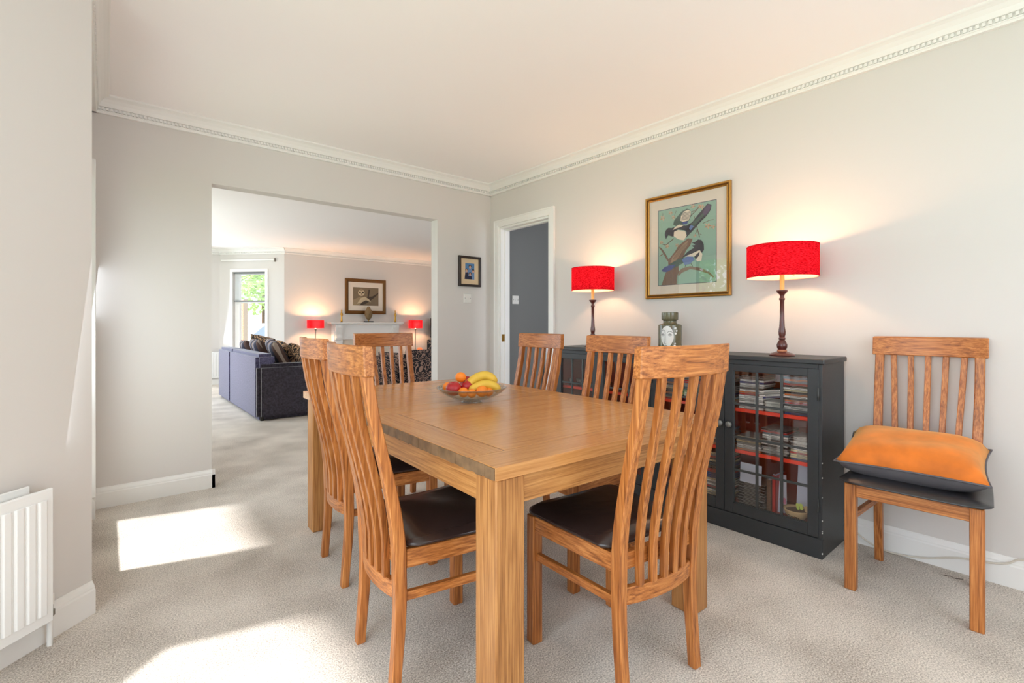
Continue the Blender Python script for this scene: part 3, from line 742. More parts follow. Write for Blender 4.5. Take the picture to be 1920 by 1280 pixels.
# CD cases: one mesh per colour, copied
CDM = {}
def cdmesh(c, dvd=False):
    k = (c, dvd)
    if k in CDM: return CDM[k]
    m = MB(); L, Wd, T = (.190, .135, .014) if dvd else (.142, .124, .0102)
    m.mi = 0; m.box(0, L, -Wd/2, Wd/2, .0014, T-.0014); m.mi = 1; m.box(-.0004, L, -Wd/2, Wd/2, 0, .0014); m.box(-.0004, L, -Wd/2, Wd/2, T-.0014, T)
    m.mi = 2; m.box(-.0008, 0, -Wd/2+.02, Wd/2-.03, T*.35, T*.62)
    o = m.build('cd_case', [c, 'cd_clear', 'cd_label'])
    CDM[k] = o.data; bpy.data.objects.remove(o); return CDM[k]
crng = random.Random(11)
CW = ['white-spined', 'black-spined', 'grey-spined', 'red-spined', 'blue-spined', 'beige-spined', 'dark grey-spined', 'cream-spined', 'teal-spined', 'orange-spined', 'jet black-spined', 'pale grey-spined']
def stack(y, z, n, where, x=CF+.055, dvd=False, cols=None, tilt=0, name=None):
    T = .014 if dvd else .0102
    for i in range(n):
        c = crng.choice(cols or CDCOL)
        o = bpy.data.objects.new('dvd_case' if dvd else 'cd_case', cdmesh(c, dvd)); COL.objects.link(o)
        dy = crng.uniform(-.004, .004); dx = crng.uniform(0, .008)
        o.location = (x+dx, y+dy, z+.0003+i*(T+.0002)); o.rotation_euler = (tilt, 0, crng.uniform(-.04, .04) if not tilt else 0)
        if tilt: o.location = (x+dx, y+dy-math.sin(tilt)*i*(T+.0006), z+i*(T+.0006)*math.cos(tilt)+.0003)
        pos = 'lowest ' if i == 0 else 'topmost ' if i == n-1 else ''
        tag(o, '%s%s %s case in the %s' % (pos, CW[int(c[3:])], 'film' if dvd else 'CD', where), 'disc case', 'cases in the '+where)
S1, S2, S3 = .648, .426, .130
U1 = 'right-hand cabinet, right door'
stack(1.150, S1, 17, 'left stack, top shelf, right cabinet, right door')
stack(.925, S1, 18, 'right stack, top shelf, right cabinet, right door')
bx = thing('storage_box', 'small grey patterned box on the top shelf of the right cabinet', 'box', (CF+.06, 1.040, S1))
MB().box(0, .13, -.040, .040, 0, .042).build('body', 'box_grey', bx, bevel=.003); MB().box(-.002, .132, -.042, .042, .042, .052).build('lid', 'box_grey', bx, bevel=.002)
stack(1.045, S1+.070, 4, 'tilted pile on the grey box, right cabinet', tilt=R(-9))
stack(1.165, S2, 7, 'left low stack, middle shelf, right cabinet, right door')
stack(1.032, S2, 13, 'middle stack, middle shelf, right cabinet, right door')
stack(.895, S2, 11, 'right stack, middle shelf, right cabinet, right door')
stack(1.150, S3, 9, 'bottom left stack, right cabinet, right door', dvd=True, cols=['cd_1', 'cd_10', 'cd_6', 'cd_5', 'cd_1'])
U2 = 'right-hand cabinet, left door'
for yy, lab in ((1.335, 'nearer'), (1.475, 'middle'), (1.615, 'farther')):
    stack(yy, S1, 16, lab+' stack, top shelf, right cabinet, left door')
    stack(yy, S2, 9, lab+' stack, middle shelf, right cabinet, left door')
stack(1.335, S3, 24, 'nearer tall stack, bottom of right cabinet, left door')
stack(1.475, S3, 14, 'farther stack, bottom of right cabinet, left door')
stack(1.95, S2, 9, 'stack on the middle shelf of the left cabinet')
# upright cards and books
def card(y, z, w, h, label, mat='card_white', x=CF+.05, tilt=.12, ang=0):
    o = MB().box(0, .0015, -w/2, w/2, 0, h).build('greeting_card', mat); o.location = (x, y, z+.001); o.rotation_euler = (0, tilt, ang); tag(o, label, 'card')
card(1.150, S3+.128, .110, .10, 'pale blue card standing on the film cases in the right cabinet', tilt=.1)
card(1.020, S3, .060, .19, 'narrow white card standing on the cabinet floor at the middle', ang=.5, x=CF+.10)
card(.915, S3, .085, .25, 'tall pale card standing behind the planted bowl in the cabinet', x=CF+.13)
def book(y, z, w, th, h, mat, label):
    t = thing('book', label, 'book', (CF+.07, y, z))
    MB().box(.002, w, -th/2+.002, th/2-.002, .003, h-.003).build('pages', 'card_white', t); m = MB(); m.box(0, w, -th/2, -th/2+.002, 0, h).box(0, w, th/2-.002, th/2, 0, h).box(0, .002, -th/2, th/2, 0, h); m.build('cover', mat, t)
book(1.065, S3, .14, .022, .165, 'brown_fabric', 'brown book standing on the cabinet floor beside the film cases')
book(1.040, S3, .13, .018, .19, 'cd_3', 'slim dark red book standing on the cabinet floor')
# framed portrait
pf = thing('photo_frame', 'small framed portrait photo on the cabinet floor at the right', 'photo frame', (CF+.14, .895, S3)); pf.rotation_euler = (0, R(10), 0)
MB().box(0, .008, -.060, .060, 0, .13).build('frame', 'metal_grey', pf, bevel=.001)
plain('photo_blue', srgb(96, 116, 150), .4); plain('skin', srgb(206, 160, 138), .6); plain('grey_coat', srgb(110, 108, 106), .7); plain('hair_dark', srgb(36, 26, 24), .6)
def flat(polys, name, parent, o, ex, ey, n, step=.0002, start=0):
    """polys: list of (material, [(a,b)...]); flat print in one mesh with layers"""
    mats = []; m = MB(); o = Vector(o); ex = Vector(ex); ey = Vector(ey); n = Vector(n)
    for k, (mt, pl) in enumerate(polys):
        if mt not in mats: mats.append(mt)
        m.mi = mats.index(mt); m.add([o+ex*a+ey*b+n*(start+step*k) for a, b in pl], [tuple(range(len(pl)))])
    return m.build(name, mats, parent)
def ell(cx, cy, rx, ry, n=16): return [(cx+rx*math.cos(2*math.pi*i/n), cy+ry*math.sin(2*math.pi*i/n)) for i in range(n)]
flat([('photo_blue', [(0, 0), (1, 0), (1, 1), (0, 1)]), ('grey_coat', [(.12, 0), (.82, 0), (.78, .35), (.6, .5), (.35, .5), (.18, .35)]), ('skin', ell(.48, .64, .15, .19)), ('hair_dark', [(.32, .68), (.33, .82), (.48, .9), (.64, .82), (.64, .7), (.56, .78), (.4, .78)])],
     'photograph', pf, (-.0006, .052, .008), (0, -.104, 0), (0, 0, .114), (-1, 0, 0))
# planted bowl with the word Mum
pb = thing('planter_bowl', 'cream hand-painted bowl lettered Mum on the cabinet floor', 'bowl', (CF+.075, .935, S3))
MB().lathe([(.020, 0), (.030, .002), (.048, .022), (.058, .048), (.060, .052), (.056, .052), (.050, .044), (.002, .040)], 28).build('dish', 'terracotta', pb, smooth=True)
MB().lathe([(.050, .043), (.03, .049), (.002, .051)], 16).build('soil', 'bark', pb)
fc = bpy.data.curves.new('word', 'FONT'); fc.body = 'Mum'; fc.size = .026; fc.extrude = .0006; fc.align_x = 'CENTER'; fc.shear = .3; fc.materials.append(MATS['thread'])
ft = bpy.data.objects.new('lettering', fc); COL.objects.link(ft); bpy.context.view_layer.update(); fo = bpy.data.objects.new('lettering', bpy.data.meshes.new_from_object(ft)); bpy.data.objects.remove(ft); fo.name = 'lettering'; COL.objects.link(fo); fo.parent = pb; fo.location = (-.0545, 0, .016); fo.rotation_euler = (R(60), 0, R(-90))
for k, (mt, dx, dy, dz, lab) in enumerate((('pink_flower', -.005, .062, .074, 'pink paper flower ornament at the left of the planted bowl'), ('lime', -.02, -.020, .072, 'lime green butterfly ornament at the front of the planted bowl'), ('terracotta', -.005, -.052, .064, 'orange butterfly ornament at the right of the planted bowl'))):
    t = thing('plant_ornament', lab, 'ornament', (CF+.075+dx, .935+dy, S3+dz))
    MB().tube([(0, 0, -.028), (0, 0, 0)], .001, 5).build('stick', 'bark', t)
    for q in range(4):
        a = q*math.pi/2+.6; MB().loft([[(x_*.001, .010*math.cos(a)+.009*math.cos(b), .010*math.sin(a)+.009*math.sin(b)) for b in [i*math.pi/4 for i in range(8)]] for x_ in (0, 1)]).build('wing', mt, t)
# glasses and ornaments in the left cabinet
gt = None
for i in range(9):
    y = 2.10+.045*i
    if gt is None:
        gt = thing('tumbler', 'small clear drinking glass standing on the top shelf of the left cabinet', 'glass', group='glasses in the left cabinet')
        MB().lathe([(.013, 0), (.015, .001), (.018, .055), (.0172, .055), (.0142, .005), (.002, .005)], 14, cap=False).build('vessel', 'bowl_glass', gt, smooth=True); o = gt
    else: o = dup(gt)
    o.location = (CF+.075+.03*(i % 2), y, S1)
vt = thing('swirl_vase', 'dark rounded ornament with pale scroll drawing on the top shelf of the left cabinet', 'ornament', (CF+.10, 1.86, S1))
MB().lathe([(.03, 0), (.045, .03), (.055, .08), (.045, .14), (.025, .17), (.03, .18)], 20).build('body', 'hearth_black', vt, smooth=True)
for k in range(3):
    MB().tube([(-.056+.006*abs(math.sin(q)), .02*math.cos(q+k)+0, .045+.035*k+.02*math.sin(q)) for q in [i*.5 for i in range(13)]], .0012, 5).build('scroll', 'paint_white', vt)

# ------------------------------------------------------------------ lamps on the cabinets
def cab_lamp(loc, label, rs, power):
    t = thing('table_lamp', label, 'lamp', loc, 0, 'red-shaded lamps on the cabinets')
    MB().lathe([(.058, 0), (.060, .006), (.050, .014), (.036, .018), (.030, .022)], 28).build('base', 'turned_wood', t, smooth=True, auto=.9)
    MB().lathe([(.021, .0215), (.023, .025), (.023, .029), (.021, .032)], 24).build('base_ring', 'pink_wood', t, smooth=True, auto=.9)
    MB().lathe([(.018, .031), (.024, .045), (.025, .058), (.018, .075), (.013, .082), (.016, .086), (.016, .092), (.012, .096), (.016, .110), (.017, .125), (.013, .150), (.0105, .20), (.010, .285), (.014, .29), (.014, .296), (.009, .302), (.012, .316), (.022, .326), (.026, .332), (.026, .338), (.012, .340)], 24).build('stem', 'turned_wood', t, smooth=True, auto=.9)
    MB().lathe([(.011, .340), (.011, .425), (.008, .428)], 20).build('candle_sleeve', 'candle', t, smooth=True, auto=.9)
    MB().lathe([(.014, .428), (.014, .445), (.010, .448)], 16).build('bulb_holder', 'brass', t, smooth=True, auto=.9)
    MB().lathe([(.008, .448), (.018, .465), (.026, .485), (.024, .503), (.012, .514), (.002, .516)], 16).build('bulb', 'bulb', t, smooth=True)
    z0, z1 = .405, .565
    sh = MB(); n = 48
    sh.lathe([(rs, z0), (rs, z1), (rs*.998, z1)], n, cap=False); o = sh.build('shade', 'red_shade', t, smooth=True)
    m = MB()
    for zz in (z0, z1):
        m.lathe([(rs-.001, zz-.0015), (rs+.001, zz-.0015), (rs+.001, zz+.0015), (rs-.001, zz+.0015)], n, cap=False)
    m.build('trim_ring', 'red_shade', o, smooth=True)
    for k in range(3):
        a = k*2.094; MB().tube([(0.01*math.cos(a), .01*math.sin(a), .437), (rs*math.cos(a)*.99, rs*math.sin(a)*.99, z0+.02)], .0014, 6).build('spoke', 'brass', o)
    l = lamp('POINT', 'lamp_bulb_light', (0, 0, .50), (0, 0, 0), power, (1, .56, .30), shadow_soft_size=.03); l.parent = t
    return t
p = at(1465, 666, Z=.935)
cab_lamp((2.672, 1.018, .935), 'right table lamp with red drum shade, beside the wall chair end of the cabinets', .165, 15)
cab_lamp((2.690, 2.300, .935), 'left table lamp with red drum shade, beside the doorway end of the cabinets', .152, 15)

# ------------------------------------------------------------------ vase with a line-drawn face
vs_ = thing('face_vase', 'olive green cylindrical vase with a white line-drawn face between the two lamps', 'vase', (2.70, 1.683, .935))
rV = .0715; hV = .160
MB().lathe([(rV-.004, 0), (rV, .004), (rV, hV-.004), (rV-.004, hV), (.045, hV+.006), (.040, hV+.016), (.041, hV+.024), (.050, hV+.032), (.051, hV+.036), (.051, hV+.074), (.048, hV+.077), (.042, hV+.077), (.038, hV+.03), (.002, hV+.02)], 40).build('body', 'vase_green', vs_, smooth=True, auto=.7)
th0 = math.atan2(-1.683, -2.70)+R(-22)*-1   # face turned a little
def onv(a, z, off=.0006): # a metres along the surface (+right seen from camera), z up
    th = th0 - .35 + (a-.020)/rV
    return ((rV+off)*math.cos(th), (rV+off)*math.sin(th), z)
def vpoly(m, cx, cz, rx, rz, off, n=28, shape=None):
    rings = []
    k = 6
    vs0 = []
    for i in range(k+1):
        f = i/k
        for j in range(n):
            b = 2*math.pi*j/n; w = rx*(1 if math.sin(b) > 0 else (1-.35*abs(math.sin(b))**1.5))
            vs0.append(onv(cx+f*w*math.cos(b), cz+f*rz*math.sin(b), off))
    fs = []
    for i in range(k):
        for j in range(n): fs.append((i*n+j, i*n+(j+1) % n, (i+1)*n+(j+1) % n, (i+1)*n+j))
    m.add(vs0, fs)
m = MB(); vpoly(m, 0, .085, .040, .068, .0006)
for a, z, r in ((.050, .138, .008), (.058, .122, .007), (.052, .106, .007), (.046, .030, .008), (.048, .045, .005)): vpoly(m, a, z, r, r, .0007, 12)
o = m.build('face_drawing', 'paint_white', vs_); o['label'] = 'white face with black line features'
def vline(m, pts, w=.0011):
    for (a0, z0), (a1, z1) in zip(pts, pts[1:]):
        d = Vector((a1-a0, z1-z0)); L = d.length or 1e-6; nx, nz = -d.y/L*w, d.x/L*w
        m.add([onv(a0+nx, z0+nz, .0012), onv(a1+nx, z1+nz, .0012), onv(a1-nx, z1-nz, .0012), onv(a0-nx, z0-nz, .0012)], [(0, 1, 2, 3)])
m = MB()
vline(m, [(-.034, .120), (-.022, .128), (-.012, .122), (-.010, .10), (-.011, .06), (-.014, .046), (-.010, .040), (-.004, .044)])
vline(m, [(.002, .112), (.014, .120), (.028, .116), (.036, .108)]); vline(m, [(-.034, .143), (-.01, .152), (.02, .146), (.038, .128)])
for cx in (-.026, .018):
    vline(m, [(cx-.011, .098), (cx-.004, .105), (cx+.005, .104), (cx+.011, .097), (cx+.004, .092), (cx-.005, .092), (cx-.011, .098)], .0009)
    vpoly(m, cx, .099, .0035, .0035, .0012, 10)
vline(m, [(-.018, .030), (-.008, .034), (.002, .030), (-.008, .026), (-.018, .030)])
m.build('line_drawing', 'ink', vs_)

# ------------------------------------------------------------------ pictures
def moulding(parent, w, h, prof, mat, name='frame'):
    """rectangular frame in the local xz plane, outer size w x h, profile (inset, out)"""
    m = MB(); rings = []
    for cx, cz, sx, sz in ((0, 0, 1, 1), (w, 0, -1, 1), (w, h, -1, -1), (0, h, 1, -1)):
        rings.append([Vector((cx+sx*a, -b, cz+sz*a)) for a, b in prof])
    m.loft(rings, closed=True, cap=False); return m.build(name, mat, parent, bevel=0)
# magpies
mp_ = thing('magpie_picture', 'gold-framed print of two magpies on the right wall above the cabinets', 'picture', (XR-.001, 1.995, 1.272), R(-90))
PW, PH = .603, .699
moulding(mp_, PW, PH, [(0, 0), (0, .018), (.005, .022), (.010, .020), (.012, .014)], 'gold_frame')
moulding(mp_, PW, PH, [(.012, .0), (.012, .015), (.017, .016), (.020, .012), (.020, 0)], 'gold_dark', 'inner_moulding')
moulding(mp_, PW, PH, [(.020, .0), (.020, .014), (.024, .017), (.029, .011), (.029, 0)], 'gold_frame', 'slip')
MB().box(.025, PW-.025, -.006, -.001, .025, PH-.025).build('mount', 'mount', mp_)
cols = {'m_teal': (142, 178, 160), 'm_dark': (44, 44, 56), 'm_green': (70, 94, 84), 'm_purp': (82, 66, 96), 'm_blue': (66, 82, 140), 'm_lblue': (100, 124, 178), 'm_white': (232, 218, 196), 'm_trunk': (124, 96, 78), 'm_trunk2': (164, 134, 108), 'm_twig': (104, 78, 66), 'm_or': (192, 132, 96), 'm_or2': (214, 166, 132), 'm_edge': (70, 60, 84), 'm_ink': (30, 28, 34)}
for k, c in cols.items(): plain(k, srgb(*c), .6)
X0, X1_ = .098, .506   # print edges along the picture (x from its left)
ZB, ZT = .092, .598
def Q(px, py):
    s = (px-193)/567; top = 355-117*s; h = 737+70*s; return (X0+(X1_-X0)*s, ZT-(ZT-ZB)*(py-top)/h)
def rect(a, b, c, d): return [(a, b), (c, b), (c, d), (a, d)]
polys = [('m_edge', rect(X0-.004, ZB-.004, X1_+.004, ZT+.004)), ('m_teal', rect(X0, ZB, X1_, ZT))]
def pg(mt, pts): polys.append((mt, [Q(*p) for p in pts]))
def ln(mt, pts, w=3):
    for (a, b), (c, d) in zip(pts, pts[1:]):
        L = math.hypot(c-a, d-b) or 1; nx, ny = -(d-b)/L*w, (c-a)/L*w
        pg(mt, [(a+nx, b+ny), (c+nx*.8, d+ny*.8), (c-nx*.8, d-ny*.8), (a-nx, b-ny)])
def flower(x, y, s=1):
    for a in (0, 1.3, 2.6, 3.9, 5.2):
        pg('m_or' if a % 2 < 1 else 'm_or2', [(x, y), (x+16*s*math.cos(a-.35), y+16*s*math.sin(a-.35)), (x+27*s*math.cos(a), y+27*s*math.sin(a)), (x+16*s*math.cos(a+.35), y+16*s*math.sin(a+.35))])
ln('m_twig', [(490, 440), (540, 380), (580, 340), (612, 288)], 4); ln('m_twig', [(520, 360), (560, 345), (600, 320)], 3); ln('m_twig', [(640, 470), (700, 440), (740, 432)], 3)
ln('m_twig', [(575, 470), (590, 530), (610, 610)], 4); ln('m_twig', [(610, 575), (630, 585)], 3); ln('m_twig', [(590, 520), (565, 590)], 3); ln('m_twig', [(575, 470), (560, 400)], 3)
ln('m_twig', [(355, 622), (310, 660), (270, 690), (235, 680)], 4); ln('m_twig', [(240, 400), (240, 370)], 2); ln('m_twig', [(380, 345), (360, 400)], 2)
for x, y, s in ((240, 420, 1.2), (320, 368, 1), (350, 412, .9), (545, 300, 1), (630, 305, 1.2), (685, 495, 1.3), (735, 505, .9), (228, 665, .8), (288, 702, .9), (390, 690, .9), (565, 592, .7), (610, 300, .8)): flower(x, y, s)
pg('m_trunk', [(228, 1088), (262, 990), (300, 900), (295, 840), (330, 800), (370, 750), (400, 700), (440, 665), (500, 618), (545, 622), (520, 690), (480, 740), (450, 810), (400, 870), (408, 940), (392, 1000), (385, 1080)])
pg('m_trunk2', [(320, 870), (340, 810), (400, 740), (450, 680), (500, 640), (490, 690), (430, 770), (380, 840)])
for k in range(7): ln('m_twig', [(262+k*18, 1080-k*3), (290+k*14, 1010), (300+k*14, 940), (320+k*10, 880)], 2)
for k in range(4): ln('m_twig', [(350+k*22, 830-k*12), (390+k*22, 770-k*14), (440+k*18, 700-k*12)], 2)
pg('m_trunk', [(203, 705), (240, 735), (275, 785), (312, 850), (288, 846), (255, 790), (225, 745), (203, 722)]); ln('m_trunk', [(205, 802), (250, 775)], 4)
pg('m_trunk', [(400, 955), (440, 918), (520, 896), (620, 912), (700, 950), (745, 1000), (735, 1008), (690, 968), (610, 940), (520, 925), (440, 962), (405, 1000)])
# upper bird
pg('m_green', [(350, 485), (360, 445), (400, 395), (440, 350), (490, 325), (520, 335), (532, 380), (515, 430), (490, 470), (430, 492), (380, 500)])
pg('m_white', [(425, 445), (430, 400), (455, 355), (500, 335), (525, 350), (525, 385), (508, 440), (450, 455)])
for k in range(9): ln('m_dark', [(432+k*2, 440-k*9), (520+k*0, 425-k*9)], 2)
pg('m_blue', [(440, 458), (498, 448), (492, 480), (450, 482)])
pg('m_dark', [(470, 500), (540, 460), (600, 380), (650, 320), (685, 275), (722, 285), (712, 340), (672, 400), (610, 465), (540, 550), (480, 612), (485, 560)])
pg('m_green', [(510, 500), (580, 430), (640, 370), (665, 380), (600, 450), (535, 530)]); pg('m_purp', [(640, 370), (660, 320), (690, 282), (715, 300), (700, 350), (665, 395)]); pg('m_lblue', [(505, 515), (530, 485), (555, 500), (525, 540)])
pg('m_dark', [(335, 520), (385, 500), (470, 492), (520, 500), (490, 560), (470, 540), (400, 532), (360, 560), (355, 605), (330, 600), (300, 590), (285, 605), (276, 634), (262, 585), (272, 545), (300, 517)])
pg('m_white', [(360, 555), (400, 538), (470, 546), (488, 590), (460, 640), (420, 634), (390, 622), (356, 598)]); pg('m_white', [(345, 540), (370, 508), (410, 484), (460, 488), (430, 508), (385, 520)])
# lower bird
pg('m_dark', [(534, 662), (572, 652), (598, 630), (630, 636), (650, 680), (652, 735), (625, 770), (585, 745), (545, 790), (480, 800), (440, 812), (500, 750), (560, 712), (535, 692), (572, 684), (556, 672)])
pg('m_white', [(468, 800), (540, 770), (612, 735), (638, 775), (628, 840), (590, 850), (560, 800), (500, 800)]); pg('m_dark', [(560, 800), (612, 750), (606, 790), (575, 830)])
pg('m_green', [(300, 890), (380, 840), (450, 810), (480, 850), (430, 880), (360, 920)])
pg('m_blue', [(230, 940), (260, 910), (310, 890), (380, 880), (340, 930), (280, 958), (240, 955)])
pg('m_lblue', [(440, 832), (490, 800), (545, 800), (562, 830), (520, 875), (465, 885)])
for a in ((480, 880, 470, 905), (530, 870, 545, 898)): ln('m_ink', [(a[0], a[1]), (a[2], a[3])], 3)
flat(polys, 'print', mp_, (0, -.0064, 0), (1, 0, 0), (0, 0, 1), (0, -1, 0), step=.00002)
MB().box(.024, PW-.024, -.0105, -.0095, .024, PH-.024).build('glass', 'glass_pane', mp_)

# small family photo on the back wall
p0 = at(858.8, 536, Y=YB); p1 = at(899.5, 482, Y=YB); fw = p1.x-p0.x
pt = at(858.8, 478.5, Y=YB); fz0 = p0.z; fz1 = pt.z; fh = fz1-fz0
sp_ = thing('family_photo', 'small dark-framed photograph of four people on the back wall', 'picture', (p0.x, YB-.001, fz0))
moulding(sp_, fw, fh, [(0, 0), (0, .022), (.004, .024), (.020, .022), (.022, .018), (.022, 0)], 'dark_frame')
MB().box(.018, fw-.018, -.008, -.001, .018, fh-.018).build('mount', 'cream_mount', sp_)
plain('ph_blue', srgb(84, 128, 172), .4); plain('ph_navy', srgb(34, 36, 66), .5); plain('ph_shirt', srgb(110, 140, 180), .5)
L_, T_ = fw*.30, fh*.24; w_, h_ = fw*.42, fh*.53
F = lambda pts: [(L_+a*w_, T_+b*h_) for a, b in pts]
fp = [('ph_blue', F(rect(0, 0, 1, 1)))]
for cx, cy, coat in ((.52, .76, 'ph_shirt'), (.14, .52, 'ph_navy'), (.86, .50, 'ph_shirt'), (.52, .30, 'ph_navy')):
    fp += [(coat, F([(cx-.22, max(0, cy-.62)), (cx+.22 if cx < .8 else 1, max(0, cy-.62)), (min(1, cx+.18), cy-.12), (cx, cy-.04), (max(0, cx-.18), cy-.12)])),
           ('hair_dark', F([(max(0, min(1, a)), b) for a, b in ell(cx, cy+.05, .16, .10)])), ('skin', F([(max(0, min(1, a)), b) for a, b in ell(cx, cy, .115, .10)]))]
flat(fp, 'photograph', sp_, (0, -.0084, 0), (1, 0, 0), (0, 0, 1), (0, -1, 0), step=.00003)

# ------------------------------------------------------------------ cushion on the wall chair
def pillow(m, w, d, h, nx=18, ny=18, pinch=.12, sag=0, wr=0):
    vs = []; fs = []
    def pos(i, j, side):
        a = i/nx*2-1; b = j/ny*2-1
        px = a*(1-pinch*(1-abs(a)**2)*0 - pinch*(b*b)*0)
        x = a*w/2*(1-pinch*(1-b*b)*abs(a)**3*.6); y = b*d/2*(1-pinch*(1-a*a)*abs(b)**3*.6)
        e = max(0, (1-a**4))*max(0, (1-b**4)); z = side*h/2*(e**.5)
        z += wr*math.sin(7*a+3*b)*e*side*.5
        return (x, y, z)
    idx = {}
    for side in (-1, 1):
        for i in range(nx+1):
            for j in range(ny+1):
                edge = i in (0, nx) or j in (0, ny)
                if edge and side == 1: idx[(side, i, j)] = idx[(-1, i, j)]; continue
                idx[(side, i, j)] = len(vs); vs.append(pos(i, j, side))
        for i in range(nx):
            for j in range(ny): fs.append(((idx[(side, i, j)], idx[(side, i+1, j)], idx[(side, i+1, j+1)], idx[(side, i, j+1)]), side))
    o = len(m.v); m.v += vs
    for f, sd_ in fs: m.f.append([q+o for q in f]); m.m.append(0 if sd_ == 1 else m.mi)
    rim = [pos(i, 0, 1) for i in range(nx+1)]+[pos(nx, j, 1) for j in range(1, ny+1)]+[pos(i, ny, 1) for i in range(nx-1, -1, -1)]+[pos(0, j, 1) for j in range(ny-1, 0, -1)]
    return rim
def cushion(name, label, loc, rot, w, d, h, top, under, pipe=None, group=None, wr=0):
    t = thing(name, label, 'cushion', loc, 0, group); t.rotation_euler = rot
    m = MB(); m.mi = 1; rim = pillow(m, w, d, h, wr=wr); m.build('cover', [top, under], t, smooth=True)
    if pipe: MB().tube(rim+[rim[0]], .004, 6).build('piping', pipe, t, smooth=True)
    return t
cushion('scatter_cushion', 'orange velvet cushion with grey underside lying on the wall chair', (2.592, .478, .548), (0, R(-8), R(5)), .41, .475, .165, 'orange_velvet', 'grey_velvet', 'grey_velvet', wr=.006)

# cable and thread by the right wall
pts = [at(x, y, X=2.882) for x, y in ((1600, 985), (1610.6, 1002), (1639, 1022.5), (1665, 1034.7), (1702, 1042), (1740, 1046), (1781, 1045), (1809, 1047), (1849, 1054), (1888, 1056), (1920, 1050))]
for p in pts: p.z = max(.005, p.z)
pts += [Vector((2.882, .05, .12)), Vector((2.885, -.1, .16))]
sm = []
for i in range(len(pts)-1):
    q0 = pts[max(i-1, 0)]; q1 = pts[i]; q2 = pts[i+1]; q3 = pts[min(i+2, len(pts)-1)]
    for k in range(5):
        f = k/5; sm.append(.5*((2*q1)+(-q0+q2)*f+(2*q0-5*q1+4*q2-q3)*f*f+(-q0+3*q1-3*q2+q3)*f**3))
tag(MB().tube(sm, .004, 8).build('power_cable', 'cable_white', smooth=True), 'cream power cable sagging along the skirting behind the wall chair', 'cable')
pts = [at(x, y, Z=.003) for x, y in ((1766, 1077), (1776, 1079), (1783, 1080), (1790, 1084), (1800, 1085), (1806, 1085.5))]
tag(MB().tube(pts, .0011, 6).build('loose_thread', 'thread', smooth=True), 'short dark thread lying on the carpet in front of the wall chair', 'thread')

# ------------------------------------------------------------------ lounge furniture
sf = thing('sofa', 'dark purple-grey fabric sofa in the lounge with its back to the bay', 'sofa', (1.30, 6.02, 0))
SL = 2.42; SD = .80
def rounded(name, x0, x1, y0, y1, z0, z1, mat, par, b=.04, s=4):
    return MB().box(x0, x1, y0, y1, z0, z1).build(name, mat, par, bevel=b, segs=s, smooth=True, auto=1.2)
rounded('back', 0, .20, .02, SL*.64, .01, .755, 'sofa_back_fabric', sf, .035)
rounded('back', 0.001, .20, SL*.64+.004, SL-.02, .01, .755, 'sofa_back_fabric', sf, .035)
rounded('arm', .006, SD, -.03, .17, .01, .64, 'sofa_fabric', sf, .04)
rounded('arm', .006, SD, SL-.17, SL+.02, .01, .64, 'sofa_fabric', sf, .04)
rounded('base', .15, SD-.02, .1, SL-.1, .04, .30, 'sofa_fabric', sf, .03)
for a, b in ((.17, SL/2-.003), (SL/2+.003, SL-.17)): rounded('seat_cushion', .20, SD+.01, a, b, .30, .45, 'sofa_fabric', sf, .04)
for x in (.06, SD-.08):
    for y in (.02, SL-.06): MB().lathe([(.02, 0), (.024, .05)], 12, (x, y, 0)).build('foot', 'dark_base', sf)
for i, (x, y, z, rx, ry, rz, w, mt, un, lab) in enumerate((
    (1.66, 6.52, .70, 12, 62, 8, .46, 'stripe_x', 'stripe_x', 'striped grey cushion on the sofa nearest the dining room'),
    (1.60, 7.10, .70, 0, 64, 0, .44, 'stripe_x', 'stripe_x', 'striped grey cushion, middle one along the sofa back'),
    (1.60, 7.80, .68, 0, 64, -4, .42, 'stripe_x', 'stripe_x', 'striped cushion at the far end of the sofa back'),
    (1.92, 6.30, .66, 30, 35, 30, .42, 'damask_cushion', 'damask_cushion', 'black and gold damask cushion above the sofa arm'),
    (1.86, 6.86, .70, 20, 50, 20, .38, 'damask_cushion', 'damask_cushion', 'damask cushion half hidden behind the striped one'),
    (1.85, 7.95, .72, 20, 60, 50, .46, 'damask_cushion', 'damask_cushion', 'patterned cushion at the far corner of the sofa in front of the window'))):
    cushion('scatter_cushion', lab, (x, y, z), (R(rx), R(ry), R(rz)), w, w, .15, mt, un, None, 'cushions on the lounge sofa')
ot = thing('ottoman', 'dark navy footstool beside the sofa in the lounge', 'footstool', (2.16, 6.35, 0))
rounded('body', 0, .5, 0, .6, .03, .42, 'navy', ot, .04); MB().lathe([(.02, 0), (.02, .04)], 10, (.1, .1, 0)).build('foot', 'dark_base', ot)

